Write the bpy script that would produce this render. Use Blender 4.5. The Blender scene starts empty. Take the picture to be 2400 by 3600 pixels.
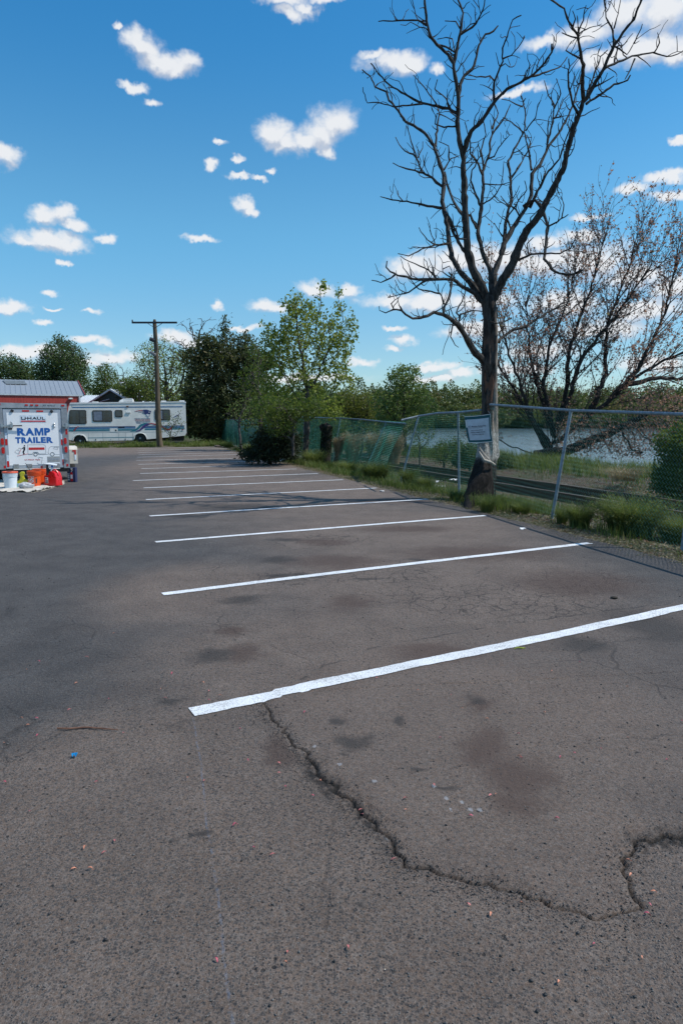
import bpy, math, random
import numpy as np
from mathutils import Vector, Matrix
PI = math.pi
scene = bpy.context.scene
COL = scene.collection
H = 1.5                                   # eye height in metres
TILT = math.atan(312/2400)                # camera looks a little down
ST, CT = math.sin(TILT), math.cos(TILT)

# ---------------------------------------------------------------- camera
cam_d = bpy.data.cameras.new('camera')
cam_d.sensor_fit = 'VERTICAL'; cam_d.sensor_height = 36; cam_d.sensor_width = 24; cam_d.lens = 24
cam_d.clip_start = 0.05; cam_d.clip_end = 6000
cam = bpy.data.objects.new('camera', cam_d); COL.objects.link(cam)
cam.location = (0, 0, H); cam.rotation_euler = (PI/2-TILT, 0, 0)
scene.camera = cam

# ---------------------------------------------------------------- survey helpers: photo pixel (2400x3600) -> metres
def ray(x, y):
    u = (x-1200)/2400; v = (1800-y)/2400
    return np.array([u, CT+v*ST, -ST+v*CT])
def G(x, y, z=0.0):                        # point on level z
    r = ray(x, y); t = (z-H)/r[2]
    return np.array([r[0]*t, r[1]*t, z])
def P(x, y, Y):                            # point at depth Y
    r = ray(x, y); t = Y/r[1]
    return np.array([r[0]*t, Y, H+r[2]*t])
def azel(x, y):
    r = ray(x, y); r = r/np.linalg.norm(r)
    return math.atan2(r[0], r[1]), math.asin(r[2])

# ---------------------------------------------------------------- view, sun, sky
scene.view_settings.view_transform = 'Standard'; scene.view_settings.look = 'None'
scene.view_settings.exposure = EXPOSURE = 0.0
scene.view_settings.gamma = 1.0
SUN = np.array([.995, -.03, 0.0]); SUN /= np.linalg.norm(SUN)
SUN_EL = math.radians(52)
sdir = Vector((SUN[0]*math.cos(SUN_EL), SUN[1]*math.cos(SUN_EL), math.sin(SUN_EL)))
sl = bpy.data.lights.new('sun', 'SUN'); sl.energy = 4.8; sl.angle = math.radians(.5); sl.color = (1, .945, .86)
so = bpy.data.objects.new('sun', sl); COL.objects.link(so)
so.rotation_euler = sdir.to_track_quat('Z', 'Y').to_euler(); so.location = (20, 5, 40)

world = bpy.data.worlds.new('World'); scene.world = world; world.use_nodes = True
wt = world.node_tree; wt.nodes.clear()

class NT:
    """tiny node-graph writer"""
    def __init__(s, tree): s.t = tree
    def n(s, kind, **kw):
        nd = s.t.nodes.new(kind)
        for k, v in kw.items(): setattr(nd, k, v)
        return nd
    def put(s, sock, v):
        if isinstance(v, bpy.types.NodeSocket): s.t.links.new(v, sock)
        elif v is not None: sock.default_value = v
    def m(s, op, a, b=None, c=None, clamp=False):
        nd = s.n('ShaderNodeMath', operation=op, use_clamp=clamp)
        s.put(nd.inputs[0], a); s.put(nd.inputs[1], b); s.put(nd.inputs[2], c)
        return nd.outputs[0]
    def v(s, op, a, b=None, c=None):
        nd = s.n('ShaderNodeVectorMath', operation=op)
        s.put(nd.inputs[0], a); s.put(nd.inputs[1], b); s.put(nd.inputs[2], c)
        return nd.outputs['Value'] if op in ('LENGTH', 'DISTANCE', 'DOT_PRODUCT') else nd.outputs[0]
    def noise(s, vec, scale, detail=2, rough=.5, dist=0, col=False):
        nd = s.n('ShaderNodeTexNoise'); s.put(nd.inputs['Vector'], vec)
        nd.inputs['Scale'].default_value = scale; nd.inputs['Detail'].default_value = detail
        nd.inputs['Roughness'].default_value = rough; nd.inputs['Distortion'].default_value = dist
        return nd.outputs['Color' if col else 'Fac']
    def voro(s, vec, scale, feature='F1', out='Distance', rnd=1.0):
        nd = s.n('ShaderNodeTexVoronoi', feature=feature); s.put(nd.inputs['Vector'], vec)
        nd.inputs['Scale'].default_value = scale; nd.inputs['Randomness'].default_value = rnd
        return nd.outputs[out]
    def ss(s, x, a, b, lo=0., hi=1.):
        nd = s.n('ShaderNodeMapRange', interpolation_type='SMOOTHSTEP')
        s.put(nd.inputs[0], x)
        for i, q in enumerate((a, b, lo, hi)): s.put(nd.inputs[1+i], q)
        return nd.outputs[0]
    def mix(s, f, a, b, blend='MIX'):
        nd = s.n('ShaderNodeMix', data_type='RGBA', blend_type=blend)
        s.put(nd.inputs[0], f)
        for i, q in ((6, a), (7, b)):
            if not isinstance(q, bpy.types.NodeSocket): q = (*q[:3], 1)
            s.put(nd.inputs[i], q)
        return nd.outputs[2]
    def attr(s, name, out='Fac'):
        nd = s.n('ShaderNodeAttribute'); nd.attribute_name = name
        return nd.outputs[out]
    def pos(s):
        return s.n('ShaderNodeTexCoord').outputs['Object']
    def geo(s, o='Position'):
        return s.n('ShaderNodeNewGeometry').outputs[o]
    def xyz(s, v):
        nd = s.n('ShaderNodeSeparateXYZ'); s.put(nd.inputs[0], v); return nd.outputs
    def com(s, x, y, z):
        nd = s.n('ShaderNodeCombineXYZ')
        for i, q in enumerate((x, y, z)): s.put(nd.inputs[i], q)
        return nd.outputs[0]
    def blobs(s, p, items, k=.25):
        """smallest elliptical distance to a list of (cx, cy, rx, ry)"""
        cur = None
        for cx, cy, rx, ry in items:
            d = s.v('LENGTH', s.v('MULTIPLY_ADD', p, (1/rx, 1/ry, 0), (-cx/rx, -cy/ry, 0)))
            cur = d if cur is None else s.m('SMOOTH_MIN', cur, d, k)
        return cur

W = NT(wt)
sky = W.n('ShaderNodeTexSky', sky_type='NISHITA'); sky.sun_disc = False
sky.sun_elevation = SUN_EL; sky.sun_rotation = math.atan2(SUN[0], SUN[1])
sky.altitude = 0; sky.air_density = 1.0; sky.dust_density = .35; sky.ozone_density = 2.6
# cumulus: positions by azimuth and elevation (given here as photo coordinates at 1568 px width)
CL = [(330,105,42,36),(368,140,60,32),(425,142,36,30),(400,158,48,20),(303,198,30,12),(350,232,18,10),
 (655,0,60,20),(668,32,36,18),(700,20,22,14),(740,-2,40,12),(630,308,40,32),(655,332,36,26),(700,325,45,22),(742,308,46,36),(770,285,50,38),(750,346,20,16),
 (560,472,24,18),(575,485,17,10),(108,498,42,22),(150,490,24,24),(178,520,30,14),(240,545,24,11),
 (110,550,88,24),(62,553,44,13),(160,565,42,16),(8,358,36,24),
 (508,331,16,8),(480,377,17,11),(550,370,14,8),(624,390,12,7),(545,407,27,8),(592,413,18,8),(455,544,40,8),
 (113,673,20,9),(207,714,19,7),(497,702,17,8),(20,703,52,15),(120,712,22,5),(95,743,19,8),(270,60,13,8),(145,602,16,7),
 (905,143,66,26),(945,152,30,20),(1002,162,18,14),(860,125,25,12),
 (1270,95,66,18),(1340,80,70,28),(1440,35,80,48),(1530,20,70,60),(1490,110,110,42),(1390,135,70,25),(1560,120,60,30),(1190,215,60,10),
 (1555,328,24,8),(1530,402,56,14),(1540,445,64,16),(1450,432,48,14),(1350,500,44,9),
 (950,612,66,30),(1050,592,90,32),(1150,600,90,38),(1250,605,80,34),(1350,605,90,44),(1460,640,80,32),(1550,660,70,30),(1250,560,60,20),(1340,545,50,16),
 (900,688,70,17),(985,695,60,22),(1100,692,90,26),(1300,700,90,30),(1480,712,90,30),
 (728,658,42,17),(800,667,24,14),(605,698,40,16),(640,706,30,12),(908,750,27,6),(928,777,30,11),(898,801,20,7),
 (830,831,27,10),(1000,842,52,11),(1060,858,40,12),(990,872,64,9),(560,752,36,6),
 (205,782,46,10),(245,788,26,8),(50,812,110,17),(260,818,60,17),(160,830,80,10),(400,773,50,15),(430,785,46,14),(520,818,44,9),
 (1100,760,84,20),(1400,752,104,25),(1250,802,84,20),(1500,832,84,20),(1180,850,80,14),(700,870,120,10)]
items = []
for cx, cy, rx, ry in CL:
    s_ = 2400/1568
    a, e = azel(cx*s_, cy*s_); a1, _ = azel((cx+rx)*s_, cy*s_); _, e1 = azel(cx*s_, (cy-ry)*s_)
    items.append((a, e, abs(a1-a)*1.12, abs(e1-e)*1.12))
tc = W.n('ShaderNodeTexCoord').outputs['Generated']
dx, dy, dz = W.xyz(tc)
az = W.m('ARCTAN2', dx, dy); el = W.m('ARCSINE', W.m('MINIMUM', W.m('MAXIMUM', dz, -1.), 1.))
p0 = W.com(az, el, 0.)
wn = W.noise(p0, 17, 4, .6, col=True)
wn2 = W.noise(p0, 60, 3, .6, col=True)
p1 = W.v('ADD', p0, W.v('MULTIPLY', W.v('SUBTRACT', wn, (.5,.5,.5)), (.045,.030,0)))
p1 = W.v('ADD', p1, W.v('MULTIPLY', W.v('SUBTRACT', wn2, (.5,.5,.5)), (.018,.015,0)))
dd = W.blobs(p1, items)
dup_ = W.blobs(W.v('ADD', p1, (0, .012, 0)), items)
fine = W.noise(W.v('MULTIPLY', p0, (1, 1.5, 1)), 30, 6, .58)
dens = W.m('ADD', W.m('SUBTRACT', 1.0, dd), W.m('MULTIPLY', W.m('SUBTRACT', fine, .5), 1.15))
cf = W.m('POWER', W.ss(dens, -.28, .66), 1.1)
cf = W.m('MULTIPLY', cf, W.ss(W.m('ABSOLUTE', az), 1.2, .9, 0., 1.))
# other clouds, away from the photographed part of the sky
oth = W.ss(W.noise(W.v('MULTIPLY', tc, (1, 1, 2.2)), 3.2, 5, .55), .56, .68)
oth = W.m('MULTIPLY', oth, W.ss(W.m('ABSOLUTE', az), .65, .95, 0., 1.))
oth = W.m('MULTIPLY', oth, W.ss(dz, .02, .12))
cf = W.m('MAXIMUM', cf, oth)
shade = W.ss(W.m('ADD', W.m('SUBTRACT', dup_, dd), W.m('MULTIPLY', W.m('SUBTRACT', W.noise(p0, 60, 5, .6), .5), .9)), -.50, .22)
ccol = W.mix(shade, (.60,.66,.77), (.93,.95,.98))
hs = W.n('ShaderNodeHueSaturation'); W.put(hs.inputs['Color'], sky.outputs[0]); hs.inputs['Saturation'].default_value = 1.12
hs.inputs['Hue'].default_value = .488
SKY_S = .12
g1 = W.mix(W.ss(el, .08, .27), (.82,1.0,1.12), (.80,1.20,1.30)); g2 = W.mix(W.ss(el, .25, .52), g1, (.40,1.06,1.38))
b1 = W.n('ShaderNodeBackground'); W.put(b1.inputs[0], W.mix(1., hs.outputs[0], g2, 'MULTIPLY')); b1.inputs[1].default_value = SKY_S
b2 = W.n('ShaderNodeBackground'); W.put(b2.inputs[0], ccol); b2.inputs[1].default_value = .92
mx = W.n('ShaderNodeMixShader'); W.put(mx.inputs[0], W.m('MULTIPLY', cf, .96)); W.put(mx.inputs[1], b1.outputs[0]); W.put(mx.inputs[2], b2.outputs[0])
wo = W.n('ShaderNodeOutputWorld'); W.put(wo.inputs[0], mx.outputs[0])
world.cycles.sampling_method = 'MANUAL'; world.cycles.sample_map_resolution = 512

# ---------------------------------------------------------------- materials
def new_mat(name):
    m = bpy.data.materials.new(name); m.use_nodes = True
    t = m.node_tree; t.nodes.clear()
    q = NT(t); b = q.n('ShaderNodeBsdfPrincipled'); o = q.n('ShaderNodeOutputMaterial')
    q.put(o.inputs[0], b.outputs[0])
    return m, q, b, o
def bump(q, b, h, strength=.3, dist=.01):
    bp = q.n('ShaderNodeBump'); bp.inputs['Strength'].default_value = strength; bp.inputs['Distance'].default_value = dist
    q.put(bp.inputs['Height'], h); q.put(b.inputs['Normal'], bp.outputs[0])
def pmat(name, c, rough=.6, metal=0., var=.15, scale=6., c2=None, bmp=0., bscale=None, spec=.5, streak=False):
    m, q, b, o = new_mat(name)
    p = q.pos()
    if streak: p = q.v('MULTIPLY', p, (1, 1, .12))
    f = q.noise(p, scale, 5, .6)
    f = q.ss(f, .3, .7)
    lo = tuple(x*(1-var) for x in c); hi = tuple(min(1, x*(1+var)) for x in c) if c2 is None else c2
    q.put(b.inputs['Base Color'], q.mix(f, lo, hi))
    q.put(b.inputs['Roughness'], q.m('ADD', q.m('MULTIPLY', f, .12), rough-.06))
    b.inputs['Metallic'].default_value = metal; b.inputs['Specular IOR Level'].default_value = spec
    if bmp: bump(q, b, q.noise(q.pos(), bscale or scale*3, 4, .6), bmp, .01)
    return m
def leafmat(name, ca, cb, cc=None, trans=.45, rough=.55, tcol=None):
    """leaf colours vary leaf by leaf through the 'rnd' attribute"""
    m = bpy.data.materials.new(name); m.use_nodes = True; t = m.node_tree; t.nodes.clear(); q = NT(t)
    r = q.attr('rnd')
    col = q.mix(r, ca, cb)
    if cc is not None: col = q.mix(q.ss(r, .80, .95), col, cc)
    d = q.n('ShaderNodeBsdfPrincipled'); q.put(d.inputs['Base Color'], col); d.inputs['Roughness'].default_value = rough
    d.inputs['Specular IOR Level'].default_value = .3
    tr = q.n('ShaderNodeBsdfTranslucent'); q.put(tr.inputs[0], q.mix(.35, col, tcol or (.20,.26,.03)))
    ms = q.n('ShaderNodeMixShader'); ms.inputs[0].default_value = trans
    q.put(ms.inputs[1], d.outputs[0]); q.put(ms.inputs[2], tr.outputs[0])
    o = q.n('ShaderNodeOutputMaterial'); q.put(o.inputs[0], ms.outputs[0])
    return m

# ---------------------------------------------------------------- object helpers
def link(o, parent=None):
    COL.objects.link(o)
    if parent is not None: o.parent = parent
    return o
def tag(o, label=None, cat=None, group=None, kind=None):
    for k, v in (('label', label), ('category', cat), ('group', group), ('kind', kind)):
        if v: o[k] = v
    return o
def empty(name, loc=(0,0,0), rz=0., label=None, cat=None, group=None, kind=None):
    o = bpy.data.objects.new(name, None); o.location = loc; o.rotation_euler = (0, 0, rz); o.empty_display_size = .2
    link(o); return tag(o, label, cat, group, kind)
def npmesh(name, V, F, mats, parent=None, smooth=False, attrs=None, mi=None, loc=None):
    """V (n,3), F (m,k) arrays of equal k, or list of such arrays"""
    V = np.asarray(V, np.float32); Fs = F if isinstance(F, list) and len(np.shape(F[0])) == 2 else [F]
    Fs = [np.asarray(f, np.int32) for f in Fs if len(f)]
    me = bpy.data.meshes.new(name)
    me.vertices.add(len(V)); me.vertices.foreach_set('co', V.ravel())
    loops = np.concatenate([f.ravel() for f in Fs]); me.loops.add(len(loops)); me.loops.foreach_set('vertex_index', loops)
    tot = np.concatenate([np.full(len(f), f.shape[1], np.int32) for f in Fs])
    st = np.concatenate([[0], np.cumsum(tot)[:-1]]).astype(np.int32)
    me.polygons.add(len(tot)); me.polygons.foreach_set('loop_start', st); me.polygons.foreach_set('loop_total', tot)
    if mi is not None: me.polygons.foreach_set('material_index', np.asarray(mi, np.int32))
    if smooth: me.polygons.foreach_set('use_smooth', np.ones(len(tot), bool))
    for k, a in (attrs or {}).items():
        at = me.attributes.new(k, 'FLOAT', 'POINT'); at.data.foreach_set('value', np.asarray(a, np.float32))
    for m in (mats if isinstance(mats, (list, tuple)) else [mats]): me.materials.append(m)
    me.update(calc_edges=True)
    o = bpy.data.objects.new(name, me)
    if loc is not None: o.location = loc
    return link(o, parent)
class MB:
    """collects shapes, then links them as one mesh object"""
    def __init__(s): s.V = []; s.F = []
    def add(s, vs, fs):
        k = len(s.V); s.V += [tuple(map(float, v)) for v in vs]; s.F += [tuple(i+k for i in f) for f in fs]; return s
    def box(s, x0, x1, y0, y1, z0, z1):
        return s.add([(x0,y0,z0),(x1,y0,z0),(x1,y1,z0),(x0,y1,z0),(x0,y0,z1),(x1,y0,z1),(x1,y1,z1),(x0,y1,z1)],
              [(0,3,2,1),(4,5,6,7),(0,1,5,4),(1,2,6,5),(2,3,7,6),(3,0,4,7)])
    def prism(s, pts, y0, y1, axis='y'):
        """outline in x,z pushed along y (or outline in y,z along x, or x,y along z)"""
        n = len(pts)
        f = {'y': lambda a, b, d: (a, d, b), 'x': lambda a, b, d: (d, a, b), 'z': lambda a, b, d: (a, b, d)}[axis]
        vs = [f(a, b, y0) for a, b in pts]+[f(a, b, y1) for a, b in pts]
        return s.add(vs, [tuple(range(n)), tuple(range(2*n-1, n-1, -1))]+[(i, i+n, (i+1) % n+n, (i+1) % n) for i in range(n)])
    def tube(s, pts, rad, n=8, cap=True):
        pts = [np.array(p, float) for p in pts]; m = len(pts)
        if not hasattr(rad, '__len__'): rad = [rad]*m
        vs = []; up = np.array([0.,0,1])
        prev = None
        for i, p in enumerate(pts):
            d = pts[min(i+1, m-1)]-pts[max(i-1, 0)]; d /= (np.linalg.norm(d)+1e-9)
            if prev is None:
                a = np.cross(d, up); 
                if np.linalg.norm(a) < .05: a = np.cross(d, [1,0,0])
            else: a = prev-d*np.dot(prev, d)
            a /= (np.linalg.norm(a)+1e-9); prev = a; b = np.cross(d, a)
            for k in range(n):
                t = 2*PI*k/n; vs.append(p+rad[i]*(math.cos(t)*a+math.sin(t)*b))
        fs = [(i*n+k, i*n+(k+1) % n, (i+1)*n+(k+1) % n, (i+1)*n+k) for i in range(m-1) for k in range(n)]
        if cap: fs += [tuple(range(n-1, -1, -1)), tuple((m-1)*n+k for k in range(n))]
        return s.add(vs, fs)
    def lathe(s, prof, c=(0,0,0), n=24, axis='z'):
        vs = []; c = np.array(c, float)
        for r, h in prof:
            for k in range(n):
                t = 2*PI*k/n; q = (r*math.cos(t), r*math.sin(t), h)
                if axis == 'y': q = (q[0], q[2], q[1])
                if axis == 'x': q = (q[2], q[0], q[1])
                vs.append(c+q)
        m = len(prof)
        fs = [(i*n+k, i*n+(k+1) % n, (i+1)*n+(k+1) % n, (i+1)*n+k) for i in range(m-1) for k in range(n)]
        fs += [tuple(range(n-1, -1, -1)), tuple((m-1)*n+k for k in range(n))]
        return s.add(vs, fs)
    def build(s, name, mat, parent=None, smooth=False, bevel=0., seg=2, loc=None):
        me = bpy.data.meshes.new(name); me.from_pydata(s.V, [], s.F); me.materials.append(mat)
        if bevel or smooth:
            import bmesh
            bm = bmesh.new(); bm.from_mesh(me); bmesh.ops.recalc_face_normals(bm, faces=bm.faces)
            if bevel:
                ed = [e for e in bm.edges if len(e.link_faces) == 2 and e.calc_face_angle(0) > .6]
                bmesh.ops.bevel(bm, geom=ed, offset=bevel, segments=seg, affect='EDGES', clamp_overlap=True)
            bm.to_mesh(me); bm.free()
        if smooth:
            me.polygons.foreach_set('use_smooth', [True]*len(me.polygons))
            me.set_sharp_from_angle(angle=math.radians(38))
        me.update()
        o = bpy.data.objects.new(name, me)
        if loc is not None: o.location = loc
        return link(o, parent)
def text_mesh(s, size, ext=.001, off=0., align='CENTER', shear=0., sx=1.):
    """vertices and faces of some lettering in the x,z plane, facing -y"""
    c = bpy.data.curves.new('lettering', 'FONT'); c.body = s; c.size = size; c.offset = off; c.extrude = ext
    c.align_x = align; c.space_character = 1+off*4.5; c.align_y = 'CENTER'; c.shear = shear; c.resolution_u = 3
    o = bpy.data.objects.new('lettering', c)
    me = bpy.data.meshes.new_from_object(o)
    V = np.array([v.co[:] for v in me.vertices]).reshape(-1, 3); F = [tuple(p.vertices) for p in me.polygons]
    bpy.data.objects.remove(o); bpy.data.curves.remove(c); bpy.data.meshes.remove(me)
    if len(V): V = np.stack([V[:,0]*sx, -V[:,2], V[:,1]], 1)
    return V, F
def fit_text(mb, s, x0, x1, z0, z1, y, off=0., ext=.001, map=None):
    """lettering stretched to fill a rectangle on the plane y, facing -y"""
    V, F = text_mesh(s, 1., ext, off)
    a, b = V[:, 0].min(), V[:, 0].max(); c, d = V[:, 2].min(), V[:, 2].max()
    X = x0+(V[:,0]-a)/(b-a)*(x1-x0); Z = z0+(V[:,2]-c)/(d-c)*(z1-z0)
    Q = np.stack([X, y+V[:,1], Z], 1)
    if map: Q = np.array([map(*q) for q in Q])
    mb.add(Q, F)
# ================================================================= the setting
rs = np.random.RandomState(7)
E0 = np.array([3.3, 8.6]); ET = np.array([-.305, .952]); EN = np.array([.952, .305])   # edge of the lot: along, across
def st(x, y):
    return (x-E0[0])*EN[0]+(y-E0[1])*EN[1], (x-E0[0])*ET[0]+(y-E0[1])*ET[1]
def xy(s, t):
    return E0[0]+s*EN[0]+t*ET[0], E0[1]+s*EN[1]+t*ET[1]
def sstep(x, a, b):
    k = np.clip((x-a)/(b-a), 0, 1); return k*k*(3-2*k)
class VN:
    """value noise in 2D"""
    def __init__(s, seed): s.g = np.random.RandomState(seed).rand(256, 256)
    def __call__(s, x, y):
        x = np.asarray(x, float); y = np.asarray(y, float)
        i = np.floor(x).astype(int); j = np.floor(y).astype(int); f = x-i; g = y-j; f = f*f*(3-2*f); g = g*g*(3-2*g)
        a = s.g[i % 256, j % 256]; b = s.g[(i+1) % 256, j % 256]; c = s.g[i % 256, (j+1) % 256]; d = s.g[(i+1) % 256, (j+1) % 256]
        return (a*(1-f)+b*f)*(1-g)+(c*(1-f)+d*f)*g
    def f(s, x, y, o=4):
        r = 0; a = .5
        for k in range(o): r = r+a*s(x*2**k+17*k, y*2**k+31*k); a *= .5
        return r/(1-.5**o)
vn = VN(3); vn2 = VN(11)
WATER = -.95
def ground_h(x, y):
    s, t = st(x, y)
    z = -.012 - .10*sstep(s, .3, 1.6) - .36*sstep(s, 1.5, 4.0) + .05*(vn.f(x*1.3, y*1.3, 3)-.5)*sstep(s, .1, 1.0)
    z = z + .22*sstep(s, 6.9, 8.6) - .25*sstep(s, 10.5, 15)
    lake = sstep(s, 14.8, 18.5)*(1-sstep(y, 322, 332))
    z = z - 1.6*lake
    z = z + sstep(y, 332, 420)*5 + sstep(y, 420, 900)*16
    z = np.where(s < -.6, -.05, z)
    z = z+ .12*sstep(y, 43.6, 47)*(s < 2)
    return z

# ---- ground sheet, finer near the fence and the track
sa = np.concatenate([-np.geomspace(1600, 6, 26), np.arange(-5, -1, .5), np.arange(-1, 9.2, .16), np.arange(9.5, 20, .35), np.geomspace(20.5, 1600, 55)])
ta = np.concatenate([-np.geomspace(1200, 12, 14), np.arange(-11, 40, .4), np.arange(40, 70, 1.2), np.geomspace(71, 2000, 70)])
SS, TT = np.meshgrid(sa, ta, indexing='ij'); X, Y = xy(SS, TT); Z = ground_h(X, Y)
def gridfaces(n, m):
    i = np.arange(n-1)[:, None]*m+np.arange(m-1)[None]; i = i.ravel()
    return np.stack([i, i+m, i+m+1, i+1], 1)
m, q, b, o = new_mat('bank_soil')
p = q.pos(); n1 = q.noise(p, .9, 5, .6); n2 = q.noise(p, 9, 5, .7); n3 = q.voro(p, 38, out='Color')
c = q.mix(q.ss(n2, .35, .7), (.030,.023,.017), (.095,.070,.052))
c = q.mix(q.ss(n1, .42, .58), c, (.035,.050,.016))
c = q.mix(q.m('MULTIPLY', q.ss(q.xyz(n3)[0], .72, .8), .7), c, (.26,.24,.21))
c = q.mix(q.m('MULTIPLY', q.ss(q.xyz(n3)[1], .8, .86), .6), c, (.17,.07,.035))
far = q.ss(q.xyz(p)[1], 48, 70)
c = q.mix(far, c, (.035,.055,.015))
q.put(b.inputs['Base Color'], c); b.inputs['Roughness'].default_value = .95; b.inputs['Specular IOR Level'].default_value = .15
bump(q, b, q.m('ADD', n2, q.voro(p, 38)), .6, .03)
tag(npmesh('ground', np.stack([X, Y, Z], -1).reshape(-1, 3), gridfaces(len(sa), len(ta)), m, smooth=True), kind='structure')

# ---- lake
m, q, b, o = new_mat('lake_water')
p = q.v('MULTIPLY', q.pos(), (.55, 1.5, 1))
b.inputs['Base Color'].default_value = (.14,.21,.27,1); b.inputs['Roughness'].default_value = .08; b.inputs['IOR'].default_value = 1.38
bump(q, b, q.m('ADD', q.noise(p, 1.1, 6, .62, .3), q.m('MULTIPLY', q.noise(p, .18, 3, .5), .9)), .5, .10)
w = MB(); w.add([(-60,20,WATER),(900,-300,WATER),(900,470,WATER),(-60,470,WATER)], [(0,1,2,3)])
tag(w.build('lake', m), kind='structure')

# ---- asphalt material
CRK = [(600,1596),(607,1610),(625,1632),(622,1650),(650,1672),(668,1700),(700,1728),(722,1765),(760,1792),(775,1815),(802,1838),(845,1880),(872,1902),(900,1945),
       (932,1985),(980,2000),(1040,2010),(1120,2030),(1190,2045),(1240,2065),(1300,2090),(1360,2105),(1425,2098),(1462,2080),(1450,2040),(1440,2000),(1436,1955),(1462,1930),(1500,1922),(1575,1918),(1640,1925)]
UPP = [(1640,1375),(1568,1385),(1400,1402),(1200,1430),(1000,1462),(900,1478),(830,1495),(745,1528),(700,1556),(640,1590)]
K = 2400/1568
crk = np.array([G(a*K, b_*K)[:2] for a, b_ in CRK]); upp = np.array([G(a*K, b_*K)[:2] for a, b_ in UPP])
def densify(pl, step, amp, seed):
    r = np.random.RandomState(seed); out = []
    for i in range(len(pl)-1):
        d = pl[i+1]-pl[i]; L = np.linalg.norm(d); n = max(1, int(L/step)); nn = np.array([-d[1], d[0]])/L
        for k in range(n): out.append(pl[i]+d*k/n+nn*r.uniform(-amp, amp))
    out.append(pl[-1]); return np.array(out)
crk = densify(crk, .032, .019, 1); upp = densify(upp, .08, .02, 2)
def segdist(px, py, pl):
    D = np.full(px.shape, 9.); 
    for i in range(len(pl)-1):
        a, b_ = pl[i], pl[i+1]; m_ = (np.abs(px-a[0]) < .45) & (np.abs(py-a[1]) < .45)
        if not m_.any(): continue
        x = px[m_]; y = py[m_]; d = b_-a; L2 = d@d+1e-12
        k = np.clip(((x-a[0])*d[0]+(y-a[1])*d[1])/L2, 0, 1)
        D[m_] = np.minimum(D[m_], np.hypot(x-a[0]-k*d[0], y-a[1]-k*d[1]))
    return D
def inside(px, py, poly):
    r = np.zeros(px.shape, bool); n = len(poly); j = n-1
    for i in range(n):
        xi, yi = poly[i]; xj, yj = poly[j]
        c_ = ((yi > py) != (yj > py)) & (px < (xj-xi)*(py-yi)/(yj-yi+1e-12)+xi); r ^= c_; j = i
    return r
def stain_items(L): 
    out = []
    for x, y, rx, ry in L:
        c_ = G(x*K, y*K); a = G((x+rx)*K, y*K); d = G(x*K, (y-ry)*K)
        out.append((c_[0], c_[1], abs(a[0]-c_[0]), max(.02, abs(d[1]-c_[1]))))
    return out
OIL = stain_items([(640,1287,50,8),(655,1240,40,5),(540,1165,95,8),(420,1185,60,4),(480,1508,50,16),(395,1610,42,10),(820,1702,45,18),(765,1657,25,7),
  (428,1935,24,6),(820,2085,12,12),(915,1660,14,9),(965,1775,22,6),(1005,1810,22,7),(780,1730,20,6),(1090,1608,22,12),(640,1322,40,5),(1500,1440,90,40),(1330,1480,60,20),(960,1285,30,4),
  (850,1330,40,4),(560,1375,50,9),(700,1322,30,4)])
BRN = stain_items([(1190,1790,90,60),(1120,1720,60,50),(1170,1850,90,35),(1095,1620,36,22),(800,1385,60,20),(770,1290,120,16),(740,1245,70,8),(1000,1500,110,22),(1330,1340,160,30),
  (1100,1270,200,18),(930,1215,120,8),(560,1500,60,20),(900,1150,100,6),(520,1450,50,12),(640,1720,40,40)])
STL = stain_items([(1000,1330,420,90),(900,1215,330,50),(700,1130,260,40),(1150,1650,500,150),(560,1070,160,30),(1300,1900,300,200),(230,1035,200,10),(450,1050,100,20),(784,2080,1000,420),(300,1800,420,200),(750,1500,420,120),(450,1350,220,60)])
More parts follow.
